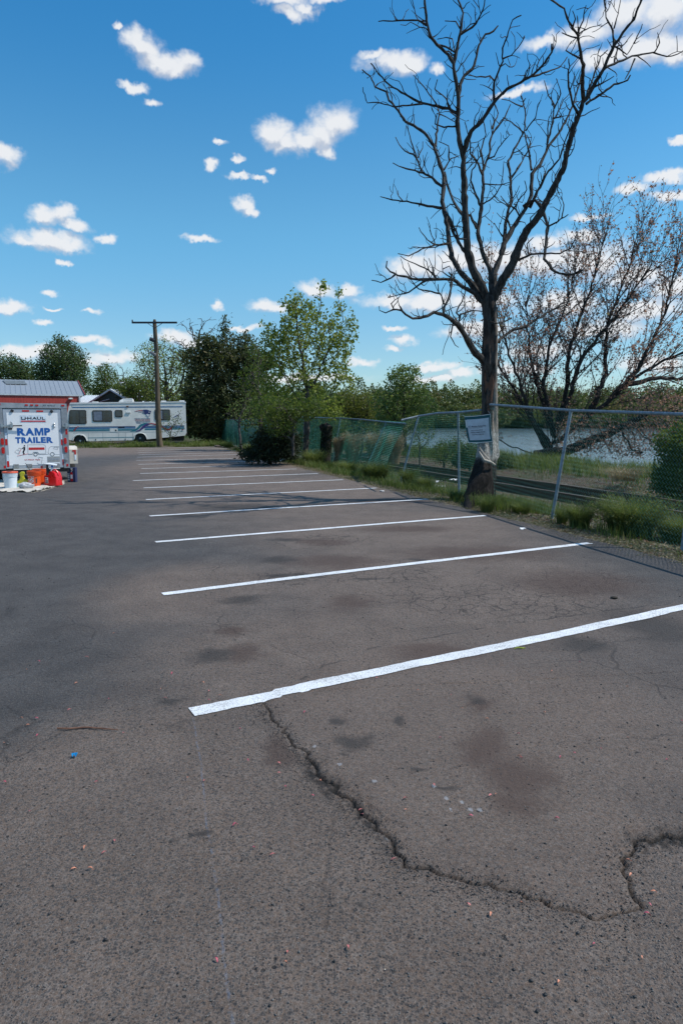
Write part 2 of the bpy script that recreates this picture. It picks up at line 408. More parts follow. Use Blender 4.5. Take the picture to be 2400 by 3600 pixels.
def asphalt_mat(name, lot=True):
    m, q, b, o = new_mat(name)
    p = q.pos(); big = q.noise(p, .35, 4, .55); med = q.noise(p, 2.2, 5, .65); wv = q.noise(p, 3.0, 3, .6, col=True)
    pw = q.v('ADD', p, q.v('MULTIPLY', q.v('SUBTRACT', wv, (.5,.5,.5)), (.38,.38,0)))
    stall = q.ss(q.m('ADD', q.blobs(pw, STL, .4), q.m('MULTIPLY', big, .6)), .8, 1.7, 1., 0.)
    patch = q.attr('patch')
    pw2 = q.v('ADD', p, q.v('MULTIPLY', q.v('SUBTRACT', q.noise(p, 90, 2, .5, col=True), (.5,.5,.5)), (.012,.012,0)))
    c = q.mix(q.ss(med, .3, .7), (.055,.050,.048), (.084,.077,.073))
    cb = q.mix(q.ss(med, .3, .7), (.140,.106,.085), (.180,.138,.111))
    c = q.mix(q.m('MULTIPLY', stall, .85), c, cb)
    c = q.mix(q.m('MULTIPLY', patch, .35), c, (.092,.068,.055))
    # aggregate: every stone its own tone
    st1 = q.n('ShaderNodeTexVoronoi'); q.put(st1.inputs['Vector'], p); st1.inputs['Scale'].default_value = 125
    v1 = q.xyz(st1.outputs['Color'])
    st2 = q.n('ShaderNodeTexVoronoi'); q.put(st2.inputs['Vector'], p); st2.inputs['Scale'].default_value = 260
    v2 = q.xyz(st2.outputs['Color'])
    near = q.m('SUBTRACT', 1., q.m('MULTIPLY', patch, .35))
    fineg = q.noise(p, 330, 3, .75); mott = q.noise(p, 52, 5, .80)
    tone = q.m('ADD', q.m('ADD', q.m('ADD', q.m('MULTIPLY', v2[0], .5), q.m('MULTIPLY', v1[1], .28)), q.m('ADD', q.m('MULTIPLY', fineg, .7), q.m('MULTIPLY', mott, 1.6))), -.44)
    c = q.mix(1., c, q.com(tone, tone, tone), 'MULTIPLY')
    hue = q.mix(v1[1], (1.12,.98,.88), (.88,1.0,1.12)); c = q.mix(.6, c, q.mix(1., c, hue, 'MULTIPLY'))
    stone = q.m('MULTIPLY', q.ss(st1.outputs['Distance'], .36, .50, 1., 0.), q.ss(v1[0], .46, .52)); stone = q.m('MULTIPLY', stone, near)
    c = q.mix(q.m('MULTIPLY', stone, .72), c, q.mix(v1[2], (.030,.031,.034), (.062,.064,.068)))
    st3 = q.n('ShaderNodeTexVoronoi'); q.put(st3.inputs['Vector'], pw2); st3.inputs['Scale'].default_value = 55
    v3 = q.xyz(st3.outputs['Color'])
    big_s = q.m('MULTIPLY', q.m('MULTIPLY', q.ss(st3.outputs['Distance'], .26, .40, 1., 0.), q.ss(v3[0], .68, .72)), near)
    c = q.mix(q.m('MULTIPLY', big_s, .6), c, q.mix(v3[2], (.026,.028,.032), (.075,.07,.066)))
    amt = near
    pale = q.m('MULTIPLY', q.m('MULTIPLY', q.ss(v2[2], .972, .98), q.ss(st2.outputs['Distance'], .3, .45, 1., 0.)), near); c = q.mix(pale, c, (.30,.28,.25))
    ca, cb_ = G(450*K, 1690*K), G(532*K, 2330*K); cd = (cb_-ca)/np.linalg.norm(cb_-ca); cn = (-cd[1], cd[0], 0)
    cdist = q.m('ABSOLUTE', q.m('ADD', q.v('DOT_PRODUCT', pw2, cn), q.m('ADD', q.m('MULTIPLY', q.noise(p, 1.6, 2), .04), -float(ca[0]*cn[0]+ca[1]*cn[1])-.02)))
    chalk = q.m('MULTIPLY', q.m('MULTIPLY', q.ss(cdist, .002, .006, 1., 0.), q.ss(q.noise(p, 24, 3, .7), .42, .6)), q.ss(q.xyz(p)[1], 3.5, 3.3))
    if lot: c = q.mix(q.m('MULTIPLY', chalk, .5), c, (.17,.20,.26))
    # pits and loose dark bits
    pit = q.m('MULTIPLY', q.ss(q.voro(p, 26), .20, .13), q.ss(q.noise(p, 7, 2), .5, .62))
    c = q.mix(q.m('MULTIPLY', pit, .75), c, (.012,.012,.012))
    # fine cracks and crazed areas
    pc = q.v('ADD', p, q.v('MULTIPLY', q.v('SUBTRACT', q.noise(p, 6, 4, .6, col=True), (.5,.5,.5)), (.16,.16,0)))
    cz = q.voro(pc, 6.5, 'DISTANCE_TO_EDGE'); cl = q.voro(pc, 1.15, 'DISTANCE_TO_EDGE')
    zone = q.ss(q.m('ADD', q.blobs(pw, stain_items([(1150,1375,330,45),(900,1320,180,25),(650,1330,140,20),(1330,1330,150,26),(750,1240,160,16)]), .4), q.m('MULTIPLY', med, .7)), .9, 1.5, 1., 0.)
    ck = q.m('MULTIPLY', q.ss(cz, .014, .034, 1., 0.), zone)
    ck2 = q.m('MULTIPLY', q.ss(cl, .004, .011, 1., 0.), q.ss(q.noise(p, .8, 3, .6), .50, .6))
    ckk = q.m('MAXIMUM', q.m('MULTIPLY', ck, .55), q.m('MULTIPLY', ck2, .34))
    c = q.mix(ckk, c, (.012,.011,.011))
    if lot:
        oil = q.ss(q.m('ADD', q.blobs(pw, OIL, .15), q.m('MULTIPLY', q.noise(p, 14, 5, .75), .9)), .75, 1.95, 1., 0.)
        brn = q.ss(q.m('ADD', q.blobs(pw, BRN, .3), q.m('MULTIPLY', q.noise(p, 7, 5, .75), 1.0)), .85, 1.85, 1., 0.)
        c = q.mix(q.m('MULTIPLY', brn, .72), c, (.074,.047,.037))
        c = q.mix(q.m('MULTIPLY', oil, .75), c, (.034,.030,.028))
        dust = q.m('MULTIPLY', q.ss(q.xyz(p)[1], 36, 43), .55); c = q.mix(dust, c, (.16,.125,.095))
    if lot:
        spl = q.ss(q.m('ADD', q.blobs(pw2, stain_items([(860,1797,10,4),(780,1757,8,3),(722,1715,7,3),(995,1808,9,4),(1025,1836,7,3),(1080,1862,9,3),(1102,1863,8,3),(1060,1845,6,3),(1035,1862,5,2),(890,1925,12,3)]), .02), q.m('MULTIPLY', q.noise(p, 70, 4, .8), 1.6)), 1.25, 1.6, 1., 0.)
        c = q.mix(q.m('MULTIPLY', spl, .45), c, (.42,.44,.47))
    c = q.mix(q.m('MULTIPLY', q.attr('crack'), .95), c, (.009,.009,.009))
    q.put(b.inputs['Base Color'], c)
    b.inputs['Roughness'].default_value = .82; b.inputs['Specular IOR Level'].default_value = .35
    h = q.m('ADD', q.m('MULTIPLY', mott, 4.5), q.m('MULTIPLY', fineg, 1.2)) ; h = q.m('ADD', h, q.m('ADD', q.m('MULTIPLY', v2[0], .35), q.m('MULTIPLY', stone, .5)))
    h = q.m('MULTIPLY', h, amt)
    h = q.m('SUBTRACT', h, q.m('ADD', q.m('MULTIPLY', pit, 2.0), q.m('MULTIPLY', ckk, 3.)))
    bump(q, b, h, .8, .005)
    return m
M_ASPH = asphalt_mat('worn_asphalt')
# ---- the lot: relief where one stands close to it, coarser beyond
FX0, FX1, FY0, FY1, ST_ = -2.6, 3.4, .9, 6.9, .0085
fx = np.linspace(FX0, FX1, int((FX1-FX0)/ST_)+1); fy = np.linspace(FY0, FY1, int((FY1-FY0)/ST_)+1)
FXX, FYY = np.meshgrid(fx, fy, indexing='ij')
dc = segdist(FXX, FYY, crk); du = segdist(FXX, FYY, upp)
ins = inside(FXX, FYY, np.concatenate([crk, upp, [[6, 4.5]]]))
wob = vn.f(FXX*9, FYY*9, 4); wfine = vn2.f(FXX*60, FYY*60, 3); wid = vn2(FXX*3.1, FYY*3.1)
patch = np.where(ins, sstep(np.minimum(dc, du), 0, .05), 0)
cw = .0034+.0060*wid**3+.004*(wob-.4)
crack = 1-sstep(dc, cw*.6, cw*1.7)
crumb = (1-sstep(dc, .02, .11))*sstep(wfine+.25*wob, .52, .72)*sstep(wid, .3, .7)
crackc = np.clip(crack+.6*crumb*(~ins)+.38*(1-sstep(dc, .01, .075))*sstep(wob, .38, .6)*sstep(wid, .25, .7)+.55*(1-sstep(du, .004, .014))*sstep(wob, .45, .55), 0, 1)
z = .005*patch-.016*crack-.008*crumb+.010*(vn.f(FXX*2, FYY*2, 2)-.5)+.0050*(wfine-.5)*(1-.6*patch)
# branches running off the main crack
rr = np.random.RandomState(5)
for k in range(0):
    i0 = rr.randint(2, len(crk)-30); p_ = crk[i0].copy(); a_ = rr.uniform(0, 2*PI); pl = [p_.copy()]
    for j in range(rr.randint(6, 22)):
        a_ += rr.uniform(-.6, .6); p_ = p_+.03*np.array([math.cos(a_), math.sin(a_)]); pl.append(p_.copy())
    dk = segdist(FXX, FYY, np.array(pl)); cc_ = 1-sstep(dk, .002, .009); z = z-.010*cc_; crackc = np.maximum(crackc, .75*cc_)
fade = sstep(np.minimum(np.minimum(FXX-FX0, FX1-FXX), np.minimum(FYY-FY0, FY1-FYY)), 0, .25)
z = z*fade
fv = np.stack([FXX, FYY, z], -1).reshape(-1, 3); ff = gridfaces(len(fx), len(fy))
def edge_wob(t): return .16*(vn.f(np.asarray(t)*.9, np.asarray(t)*0+3.3, 4)-.5)+.05*(vn2.f(np.asarray(t)*6, np.asarray(t)*0+1.3, 3)-.5)
outer = []; of = []
tt = np.arange(-9, 41.5, .1); ex, ey = xy(edge_wob(tt), tt)
edge = [(a, b_) for a, b_ in zip(ex, ey)]
# ring of polygons round the fine patch: left, behind camera, right strip and beyond
V = list(map(tuple, fv)); base = len(V)
def addpoly(pts):
    k = len(V); V.extend([(a, b_, 0.) for a, b_ in pts]); return tuple(range(k, k+len(pts)))
right = [pt for pt in edge if pt[1] >= FY1]; rlow = [pt for pt in edge if pt[1] < FY1]
iy = xy(0, 0)
yb = lambda x: FY1
polys = [addpoly([(-60, -30), (FX0, -30), (FX0, FY0), (FX0, FY1), (-60, FY1)]),
         addpoly([(FX0, -30), (12, -30), (12, FY0), (FX0, FY0)]) ,
         addpoly([(FX1, FY0), (12, FY0)]+[pt for pt in rlow if pt[1] > FY0]+[(right[0][0], FY1), (FX1, FY1)])]
polys.append(addpoly([(-60, FY1), (right[0][0], FY1)]+right+[(right[-1][0]-1.0, 44.2), (-14, 45.2), (-60, 43.5)]))
me = bpy.data.meshes.new('parking_lot'); me.from_pydata([tuple(map(float, v)) for v in V], [], [tuple(map(int, f)) for f in ff]+polys)
me.materials.append(M_ASPH)
nn = len(V)-base
for nm, arr in (('patch', patch*fade), ('crack', crackc*fade)):
    at = me.attributes.new(nm, 'FLOAT', 'POINT'); at.data.foreach_set('value', np.concatenate([arr.ravel(), np.zeros(nn)]).astype(np.float32))
me.polygons.foreach_set('use_smooth', np.ones(len(me.polygons), bool)); me.update()
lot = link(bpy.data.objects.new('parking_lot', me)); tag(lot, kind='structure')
def lot_z(x, y):
    i = np.clip(np.round((np.asarray(x)-FX0)/ST_).astype(int), 0, len(fx)-1); j = np.clip(np.round((np.asarray(y)-FY0)/ST_).astype(int), 0, len(fy)-1)
    r = z[i, j]; ok = (np.asarray(x) > FX0) & (np.asarray(x) < FX1) & (np.asarray(y) > FY0) & (np.asarray(y) < FY1)
    return np.where(ok, r, 0.)

# ---- freshly painted stripes
m, q, b, o = new_mat('stripe_paint'); p = q.pos(); dirt_ = q.noise(p, 5, 4, .7)
wear = q.ss(q.m('ADD', q.noise(p, 90, 5, .8), q.m('MULTIPLY', dirt_, .35)), .55, .68); dirt = q.noise(p, 3, 4, .6)
q.put(b.inputs['Base Color'], q.mix(wear, (.30,.30,.30), q.mix(q.ss(dirt, .3, .75), (.66,.68,.70), (.78,.80,.82)))); b.inputs['Roughness'].default_value = .6
bump(q, b, q.m('SUBTRACT', q.noise(p, 180, 3, .7), q.voro(p, 105)), .7, .005)
M_PAINT = m
LN = [((670,2502),(2400,2138)),((570,2088),(2073,1910)),((547,1906),(1706,1813)),((527,1815),(1502,1755)),((514,1757),(1322,1716)),((506,1716),(1205,1687)),
      ((468,1690),(1117,1665)),((493,1665),(1042,1649)),((498,1648),(990,1633)),((487,1633),(933,1621)),((481,1619),(902,1610)),((481,1607.5),(888,1597)),
      ((487,1599),(861,1590)),((485,1591.5),(830,1584)),((485,1583.5),(800,1577)),((485,1577),(785,1571))]
for i, (a, b_) in enumerate(LN):
    A = G(*a)[:2]; B = G(*b_)[:2]; 
    if i == 0: B = A+(B-A)/np.linalg.norm(B-A)*5.5
    L = np.linalg.norm(B-A); d = (B-A)/L; nrm = np.array([-d[1], d[0]]); n = int(L/(.02 if i < 2 else .05)); kk = np.linspace(0, 1, n)
    r_ = np.random.RandomState(40+i)
    wobl = .035*(vn.f(kk*L*.45+i*7, kk*0+i, 3)-.5)*2; hw0 = .052
    ja = .006*(vn2.f(kk*L*9+i*5, kk*0+i, 3)-.5)*2; jb = .006*(vn2.f(kk*L*9+i*5+90, kk*0+i, 3)-.5)*2
    if i == 0:
        hw = np.full(n, hw0)+.004; wobl = wobl+np.where(kk*L < .50, -.020, 0)*1.0-.012*sstep(kk*L, .8, 5)
    else: hw = np.full(n, hw0)
    C = A[None]+d[None]*(kk*L)[:, None]
    rows = []
    for w_ in (-1, -.5, 0, .5, 1):
        off = wobl+np.where(w_ < 0, w_*(hw+ja), w_*(hw+jb)); rows.append(C+nrm[None]*off[:, None])
    R = np.stack(rows, 1); zz = lot_z(R[..., 0], R[..., 1])
    # bridge the hair cracks, dip only at the main one
    zz = np.maximum(zz, -.003)+.005
    zz = np.maximum(zz, .0045 if i else -1)
    Vv = np.concatenate([R, zz[..., None]], -1).reshape(-1, 3)
    pl_ = npmesh('parking_line', Vv, gridfaces(n, 5), M_PAINT, parent=lot, smooth=True)
# ================================================================= vegetation
def bark(name, c, c2, scale=14.):
    m, q, b, o = new_mat(name); p = q.v('MULTIPLY', q.pos(), (1, 1, .28))
    f = q.ss(q.noise(p, scale, 6, .68), .35, .65)
    q.put(b.inputs['Base Color'], q.mix(f, c, c2)); b.inputs['Roughness'].default_value = .9; b.inputs['Specular IOR Level'].default_value = .2
    bump(q, b, q.noise(p, scale*1.5, 5, .7), .9, .02); return m
BARK = bark('grey_bark', (.035,.030,.026), (.11,.098,.088))
BARK_D = bark('dark_bark', (.020,.017,.015), (.062,.052,.045))
L_OAK = leafmat('mid_green_leaves', (.040,.070,.012), (.10,.145,.024), (.14,.17,.035))
L_DARK = leafmat('deep_green_leaves', (.030,.062,.022), (.075,.12,.040), (.12,.165,.055), trans=.35)
L_LIGHT = leafmat('spring_green_leaves', (.13,.175,.026), (.26,.30,.055), (.36,.36,.11), trans=.5)
L_CEDAR = leafmat('cedar_needles', (.032,.046,.017), (.085,.090,.032), (.14,.11,.05), trans=.25, rough=.75)
L_JUN = leafmat('juniper_needles', (.009,.017,.008), (.020,.030,.012), (.03,.034,.014), trans=.1, rough=.8)
L_RED = leafmat('reddish_spring_leaves', (.24,.125,.095), (.32,.21,.15), (.17,.20,.06), trans=.5, tcol=(.5,.26,.16))
L_MAPLE = leafmat('pale_maple_leaves', (.085,.14,.032), (.17,.23,.065), (.32,.35,.18))
L_OLIVE = leafmat('olive_willow_leaves', (.085,.10,.020), (.15,.16,.034), (.20,.185,.06))
L_GRASS = leafmat('grass_blades', (.060,.10,.022), (.14,.175,.042), (.30,.26,.12), trans=.45)
L_DRY = leafmat('dry_straw', (.19,.15,.085), (.30,.25,.15), (.11,.13,.05), trans=.2)
L_REED = leafmat('tan_reeds', (.26,.19,.12), (.38,.29,.19), (.46,.37,.26), trans=.3)

def attractors(items, n, seed):
    """points filling a union of ellipsoids: (cx, cy, Y, rx, ry in photo px at 2400, depth radius in m)"""
    r = np.random.RandomState(seed); w = np.array([i[3]*i[4] for i in items], float); w /= w.sum(); out = []
    for it, k in zip(items, r.multinomial(n, w)):
        d = r.normal(size=(k, 3)); d /= np.linalg.norm(d, axis=1)[:, None]; d *= (r.rand(k, 1)**.40)
        c = P(it[0], it[1], it[2]); s = it[2]/2400
        out.append(c+d*np.array([it[3]*s, it[5], it[4]*s]))
    return np.concatenate(out)
def colonize(starts, att, step, kill, seed, maxit=140, trop=.08, jit=.18, stems=None):
    r = np.random.RandomState(seed); N = [np.array(starts[0], float)]; par = [-1]
    def run(pl, last):
        for p in pl:
            a = N[last]; b = np.array(p, float); k = max(1, int(np.linalg.norm(b-a)/step))
            for i in range(k): N.append(a+(b-a)*(i+1)/k+(r.normal(size=3)*.07*step if i < k-1 else 0)); par.append(last if i == 0 else len(N)-2)
            last = len(N)-1
    run(starts[1:], 0)
    for stem in (stems or []):      # further stems leave the main one at its nearest joint
        j = int(np.argmin(np.linalg.norm(np.array(N)-np.array(stem[0]), axis=1))); run(stem[1:], j)
    return _grow(N, par, att, step, kill, r, maxit, trop, jit)
def _grow(N, par, att, step, kill, r, maxit, trop, jit):
    A = att.copy(); P0 = np.array(N)
    D = np.linalg.norm(A[:, None]-P0[None], axis=2); ni = D.argmin(1); nd = D.min(1)
    for it in range(maxit):
        if not len(A): break
        u, inv = np.unique(ni, return_inverse=True)
        dv = A-np.array(N)[ni]; dv /= np.linalg.norm(dv, axis=1)[:, None]+1e-9
        S = np.zeros((len(u), 3)); np.add.at(S, inv, dv)
        S /= np.linalg.norm(S, axis=1)[:, None]+1e-9; S += r.normal(size=S.shape)*jit; S[:, 2] += trop; S /= np.linalg.norm(S, axis=1)[:, None]
        new = np.array(N)[u]+S*step; k0 = len(N)
        N.extend(list(new)); par.extend(u.tolist())
        D = np.linalg.norm(A[:, None]-new[None], axis=2); j = D.argmin(1); d = D.min(1)
        better = d < nd; ni = np.where(better, j+k0, ni); nd = np.where(better, d, nd)
        keep = nd > kill; A = A[keep]; ni = ni[keep]; nd = nd[keep]
    return np.array(N), np.array(par)
def radii(N, par, r_base, r_tip):
    n = len(N); ch = np.zeros(n); cnt = np.zeros(n)
    for i in range(n-1, 0, -1):
        if cnt[i] == 0: cnt[i] = 1
        cnt[par[i]] += cnt[i]
    cnt[0] = max(cnt[0], 1); g = math.log(r_base/r_tip)/math.log(max(cnt[0], 2))
    return r_tip*cnt**g, cnt
def tubes_np(N, par, R, idx, n):
    idx = idx[par[idx] >= 0]
    a = N[par[idx]]; b = N[idx]; ra = np.minimum(R[par[idx]], R[idx]*1.5); rb = R[idx]
    d = b-a; d /= np.linalg.norm(d, axis=1)[:, None]+1e-9
    up = np.tile([0., 0, 1], (len(d), 1)); up[np.abs(d[:, 2]) > .95] = [1, 0, 0]
    u = np.cross(d, up); u /= np.linalg.norm(u, axis=1)[:, None]; v = np.cross(d, u)
    a = a-d*ra[:, None]*.25; b = b+d*rb[:, None]*.25
    t = np.arange(n)*2*PI/n; off = u[:, None]*np.cos(t)[None, :, None]+v[:, None]*np.sin(t)[None, :, None]
    V = np.concatenate([a[:, None]+off*ra[:, None, None], b[:, None]+off*rb[:, None, None]], 1).reshape(-1, 3)
    k = np.arange(len(d))[:, None]*2*n; i = np.arange(n)[None]; j = (i+1) % n
    F = np.stack([k+i, k+j, k+j+n, k+i+n], -1).reshape(-1, 4)
    return V, F
def merge(parts):
    V = []; F = []; k = 0
    for v, f in parts: V.append(v); F.append(f+k); k += len(v)
    return np.concatenate(V), np.concatenate(F)
def leaf_quads(C, size, r, aspect=1.7, droop=0., dirs=None, up=0.):
    """diamond leaves, one per centre"""
    n = len(C); a = r.normal(size=(n, 3)) if dirs is None else dirs+r.normal(size=(n, 3))*.45
    a[:, 2] -= droop; a /= np.linalg.norm(a, axis=1)[:, None]+1e-9
    w = r.normal(size=(n, 3)); w[:, 2] *= (1-up); b = np.cross(a, w); b /= np.linalg.norm(b, axis=1)[:, None]+1e-9
    s = (size*r.uniform(.6, 1.3, n))[:, None]
    V = np.stack([C-a*s*.5, C+b*s*.5/aspect+a*s*.08, C+a*s*.5, C-b*s*.5/aspect+a*s*.08], 1).reshape(-1, 3)
    return V, np.arange(4*n).reshape(-1, 4)
def clump_rnd(C, r, cell=1.2, w=.55):
    """tone that varies clump by clump and leaf by leaf"""
    g = r.rand(64, 64, 64); i = np.floor(C/cell).astype(int) % 64
    return np.clip(w*g[i[:,0], i[:,1], i[:,2]]+(1-w)*r.rand(len(C)), 0, 1)
def tree(name, label, cat, starts, items, natt, step, kill, r_base, r_tip, leafm, lsize, per, spread, seed, barkm=None, group=None,
         maxcnt=4, droop=0., aspect=1.7, trop=.08, extra=None, jit=.18, cell=None, leaves='crown', stems=None):
    r = np.random.RandomState(seed+500); barkm = barkm or BARK
    att = attractors(items, natt, seed)
    N, par = colonize(starts, att, step, kill, seed, trop=trop, jit=jit, stems=stems)
    R, cnt = radii(N, par, r_base, r_tip)
    root = empty(name, tuple(N[0]), 0, label, cat, group); O = N[0]
    big = np.where(R > r_base*.30)[0]; small = np.where(R <= r_base*.30)[0]
    V, F = tubes_np(N, par, R, big, 8); V2, F2 = tubes_np(N, par, R, small, 3 if r_tip < .02 else 4)
    V, F = merge([(V, F), (V2, F2)]); npmesh('trunk', V-O, F, barkm, root, smooth=True)
    if per > 0:
        tip = np.where((cnt <= maxcnt) & (np.arange(len(N)) > len(starts)))[0]
        k = r.poisson(per, len(tip)); C = np.repeat(N[tip], k, 0); C = C+r.normal(size=C.shape)*spread
        if extra is not None: C = np.concatenate([C, attractors(items, extra, seed+9)])
        C = C[C[:, 2] > .05-.6]
        V, F = leaf_quads(C, lsize, r, aspect, droop); q_ = clump_rnd(C, r, cell or spread*4)
        npmesh(leaves, V-O, F, leafm, root, attrs={'rnd': np.repeat(q_, 4)})
    return root
def px(x, y, Y): return tuple(P(x, y, Y))

# ---------------------------------------------------------------- far woods (masses that read as one)
def woods(name, crowns, leafm, size, per, seed, label):
    r = np.random.RandomState(seed); Cs = []; T = []
    for (x, y, z0, h, w, dpt, tone) in crowns:
        d = r.normal(size=(per, 3)); d /= np.linalg.norm(d, axis=1)[:, None]; rr_ = r.rand(per, 1)**.28
        lump = 1+.20*np.sin(d[:, :1]*7+x)*np.cos(d[:, 2:]*6+y)
        c = np.array([x, y, z0+h*.52])+d*rr_*lump*np.array([w, dpt, h*.5]); Cs.append(c)
        T.append(np.clip(tone+r.normal(size=per)*.13, 0, 1))
    C = np.concatenate(Cs); V, F = leaf_quads(C, size, r, 1.3)
    o = npmesh(name, V, F, leafm, attrs={'rnd': np.repeat(np.concatenate(T), 4)})
    return tag(o, label, 'woods', kind='stuff')
r = np.random.RandomState(21)
L_FAR = leafmat('far_wood_leaves', (.065,.098,.036), (.15,.155,.050), (.20,.13,.075), trans=.35)
cr = []
for row, (Y0, n, hh) in enumerate([(326, 70, 8), (332, 64, 12), (345, 60, 16), (362, 56, 19), (385, 46, 22)]):
    for i in range(n):
        x = -50+(i+r.rand())*(290/n); h = hh*r.uniform(.75, 1.15)
        cr.append((x, Y0+r.uniform(-4, 6), (-1.2 if row < 3 else 1.0), h, r.uniform(4.5, 8), 5, r.beta(1.6, 2)))
woods('far_woods', cr, L_FAR, 1.05, 1250, 31, 'dense green and olive woods along the far shore of the lake')
cr = []
for row, (Y0, n, hh) in enumerate([(96, 30, 6.0), (104, 26, 8.0), (114, 22, 8.5)]):
    for i in range(n):
        x = -72+(i+r.rand())*(72/n)*1.0; cr.append((x, Y0+r.uniform(-3, 3), -.3, hh*r.uniform(.7, 1.05), r.uniform(2, 3.4), 2.5, r.uniform(.0, .55)))
woods('back_woods', cr, L_OAK, .36, 600, 32, 'dark green woods behind the motorhome and sheds')

# ---------------------------------------------------------------- individual trees, left to right
GB = 'trees behind the sheds and motorhome'
tree('broadleaf_tree', 'low wide dark green tree rising behind the red barn roof at the left edge', 'tree', [px(55,1480,84), px(55,1400,84)],
     [(20,1300,84,80,55,3),(95,1320,84,60,50,3)], 420, .5, .5, .3, .03, L_DARK, .26, 9, .38, 41, group=GB, extra=4000)
tree('broadleaf_tree', 'tall rounded dark green tree behind the barn, highest crown left of the utility pole', 'tree', [px(232,1480,80), px(230,1390,80)],
     [(225,1262,80,72,66,3.4),(180,1310,80,50,60,3),(265,1320,80,48,70,3),(215,1380,80,80,50,3)], 900, .42, .42, .38, .03, L_DARK, .24, 10, .34, 42, group=GB, extra=9000)
tree('broadleaf_tree', 'smaller mid green tree between the tall barn tree and the utility pole', 'tree', [px(368,1480,76), px(366,1400,76)],
     [(372,1325,76,38,48,2),(350,1370,76,48,40,2),(400,1390,76,45,40,2)], 420, .4, .4, .22, .025, L_OAK, .2, 7, .3, 43, group=GB, extra=3200)
tree('bare_tree', 'thin leafless tree with pale twigs behind the green gabled shed', 'tree', [px(440,1470,82), px(440,1380,82)],
     [(425,1325,82,60,52,2.5)], 240, .4, .45, .14, .018, L_OAK, .2, 0, .3, 44, group=GB)
tree('broadleaf_tree', 'loose pale green tree with sky gaps directly behind the utility pole', 'tree', [px(590,1500,62), px(588,1420,62)],
     [(560,1270,62,90,80,2.6),(640,1290,62,60,70,2.6),(520,1340,62,60,50,2.4),(600,1380,62,110,60,2.6)], 950, .38, .38, .28, .018, L_LIGHT, .17, 6, .24, 45, group=GB, extra=2600)
tree('broadleaf_tree', 'low dark green tree behind the motorhome roof left of the pole', 'tree', [px(490,1500,66), px(490,1430,66)],
     [(480,1375,66,75,52,2.4),(440,1410,66,40,40,2)], 380, .4, .4, .2, .025, L_OAK, .19, 8, .3, 46, group=GB, extra=4500)
tree('bare_tree', 'leafless tree with upturned twigs standing out above the dark cedar', 'tree', [px(700,1480,56), px(700,1300,56), px(705,1240,56)],
     [(690,1150,56,60,45,1.6),(640,1200,56,50,60,1.6),(740,1150,56,40,40,1.5),(610,1270,56,40,70,1.6)], 170, .3, .36, .16, .016, L_OAK, .2, 0, .3, 47, trop=.25)
tree('cedar_tree', 'tall dark ragged cedar at the far end of the lot beside the motorhome', 'tree', [px(745,1560,52), px(748,1400,52), px(765,1220,52)],
     [(792,1152,52,18,44,.6),(745,1222,52,72,46,1.8),(700,1270,52,64,56,2),(790,1290,52,100,80,2.4),(720,1380,52,84,90,2.6),(810,1420,52,95,120,2.6),(735,1490,52,95,75,2.4),(866,1205,52,18,40,.8),(880,1290,52,70,90,2),(870,1450,52,70,110,2.4),(665,1440,52,26,90,1.6),(830,1215,52,40,40,1.2)],
     1500, .34, .32, .30, .016, L_CEDAR, .30, 20, .22, 48, barkm=BARK_D, aspect=3.2, extra=7000, trop=-.02, cell=.8, leaves='needles')
tree('vine_tree', 'mid green tree hung with vines between the dark cedar and the big lime green tree', 'tree', [px(925,1600,38), px(915,1450,38)],
     [(905,1260,38,36,60,1.3),(885,1340,38,50,70,1.5),(930,1400,38,50,80,1.5),(900,1470,38,60,60,1.5)], 620, .3, .3, .15, .012, L_OAK, .13, 6, .15, 49, extra=1200)
tree('leafy_tree', 'big lime green tree with upright shoots leaning over the chain link fence', 'tree', [px(1075,1610,27), px(1078,1500,27), px(1075,1440,27)],
     [(1085,1180,27,110,120,1.7),(1000,1230,27,70,90,1.4),(1170,1240,27,75,110,1.5),(1060,1340,27,150,90,1.8),(1010,1130,27,34,90,.8),(1060,1110,27,40,80,.8),(1125,1060,27,16,78,.5),(1188,1090,27,24,80,.6),(1235,1150,27,26,60,.6),
      (925,1170,27,16,55,.5),(950,1220,27,36,80,.9),(1215,1330,27,40,40,1),(1010,1420,27,120,50,1.6),(1150,1430,27,70,40,1.3)],
     1400, .2, .21, .12, .0060, L_LIGHT, .125, 9.5, .085, 50, extra=1200, trop=.2, cell=.5)
tree('juniper_bush', 'low black green juniper bush spilling over the lot edge', 'bush', [px(950,1630,25), px(950,1580,25)],
     [(945,1608,25,105,16,.9),(945,1590,25,105,26,.9),(965,1540,25,72,50,.8),(995,1480,25,46,50,.7),(885,1600,25,50,18,.7),(920,1555,25,40,30,.6),(1020,1560,25,40,60,.7)], 560, .2, .2, .07, .008, L_JUN, .15, 20, .12, 51, barkm=BARK_D, aspect=3.2, extra=3500, trop=0, leaves='needles', cell=.5)
tree('leafy_bush', 'bright green bush under the lime green tree above the fence rail', 'bush', [px(1030,1600,24), px(1030,1500,24)],
     [(1050,1450,24,60,36,.8),(960,1440,24,70,50,.9),(1100,1430,24,50,40,.8),(985,1500,24,60,40,.8)], 360, .2, .2, .05, .007, L_OAK, .085, 8, .09, 52, extra=2500)
tree('sapling', 'thin leafy sapling in front of the rear end of the motorhome', 'sapling', [px(600,1556,43), px(600,1530,43)],
     [(600,1500,43,45,50,.6),(630,1480,43,25,35,.5)], 130, .18, .2, .03, .007, L_OAK, .1, 4, .1, 53)
tree('rose_bush', 'ragged pale bush with bare stems beside the start of the green fence', 'bush', [px(850,1580,36), px(845,1540,36)],
     [(835,1450,36,50,45,.9),(870,1430,36,30,50,.8)], 160, .2, .22, .06, .009, L_MAPLE, .1, 4, .12, 54)
GL = 'trees on the near bank of the lake'
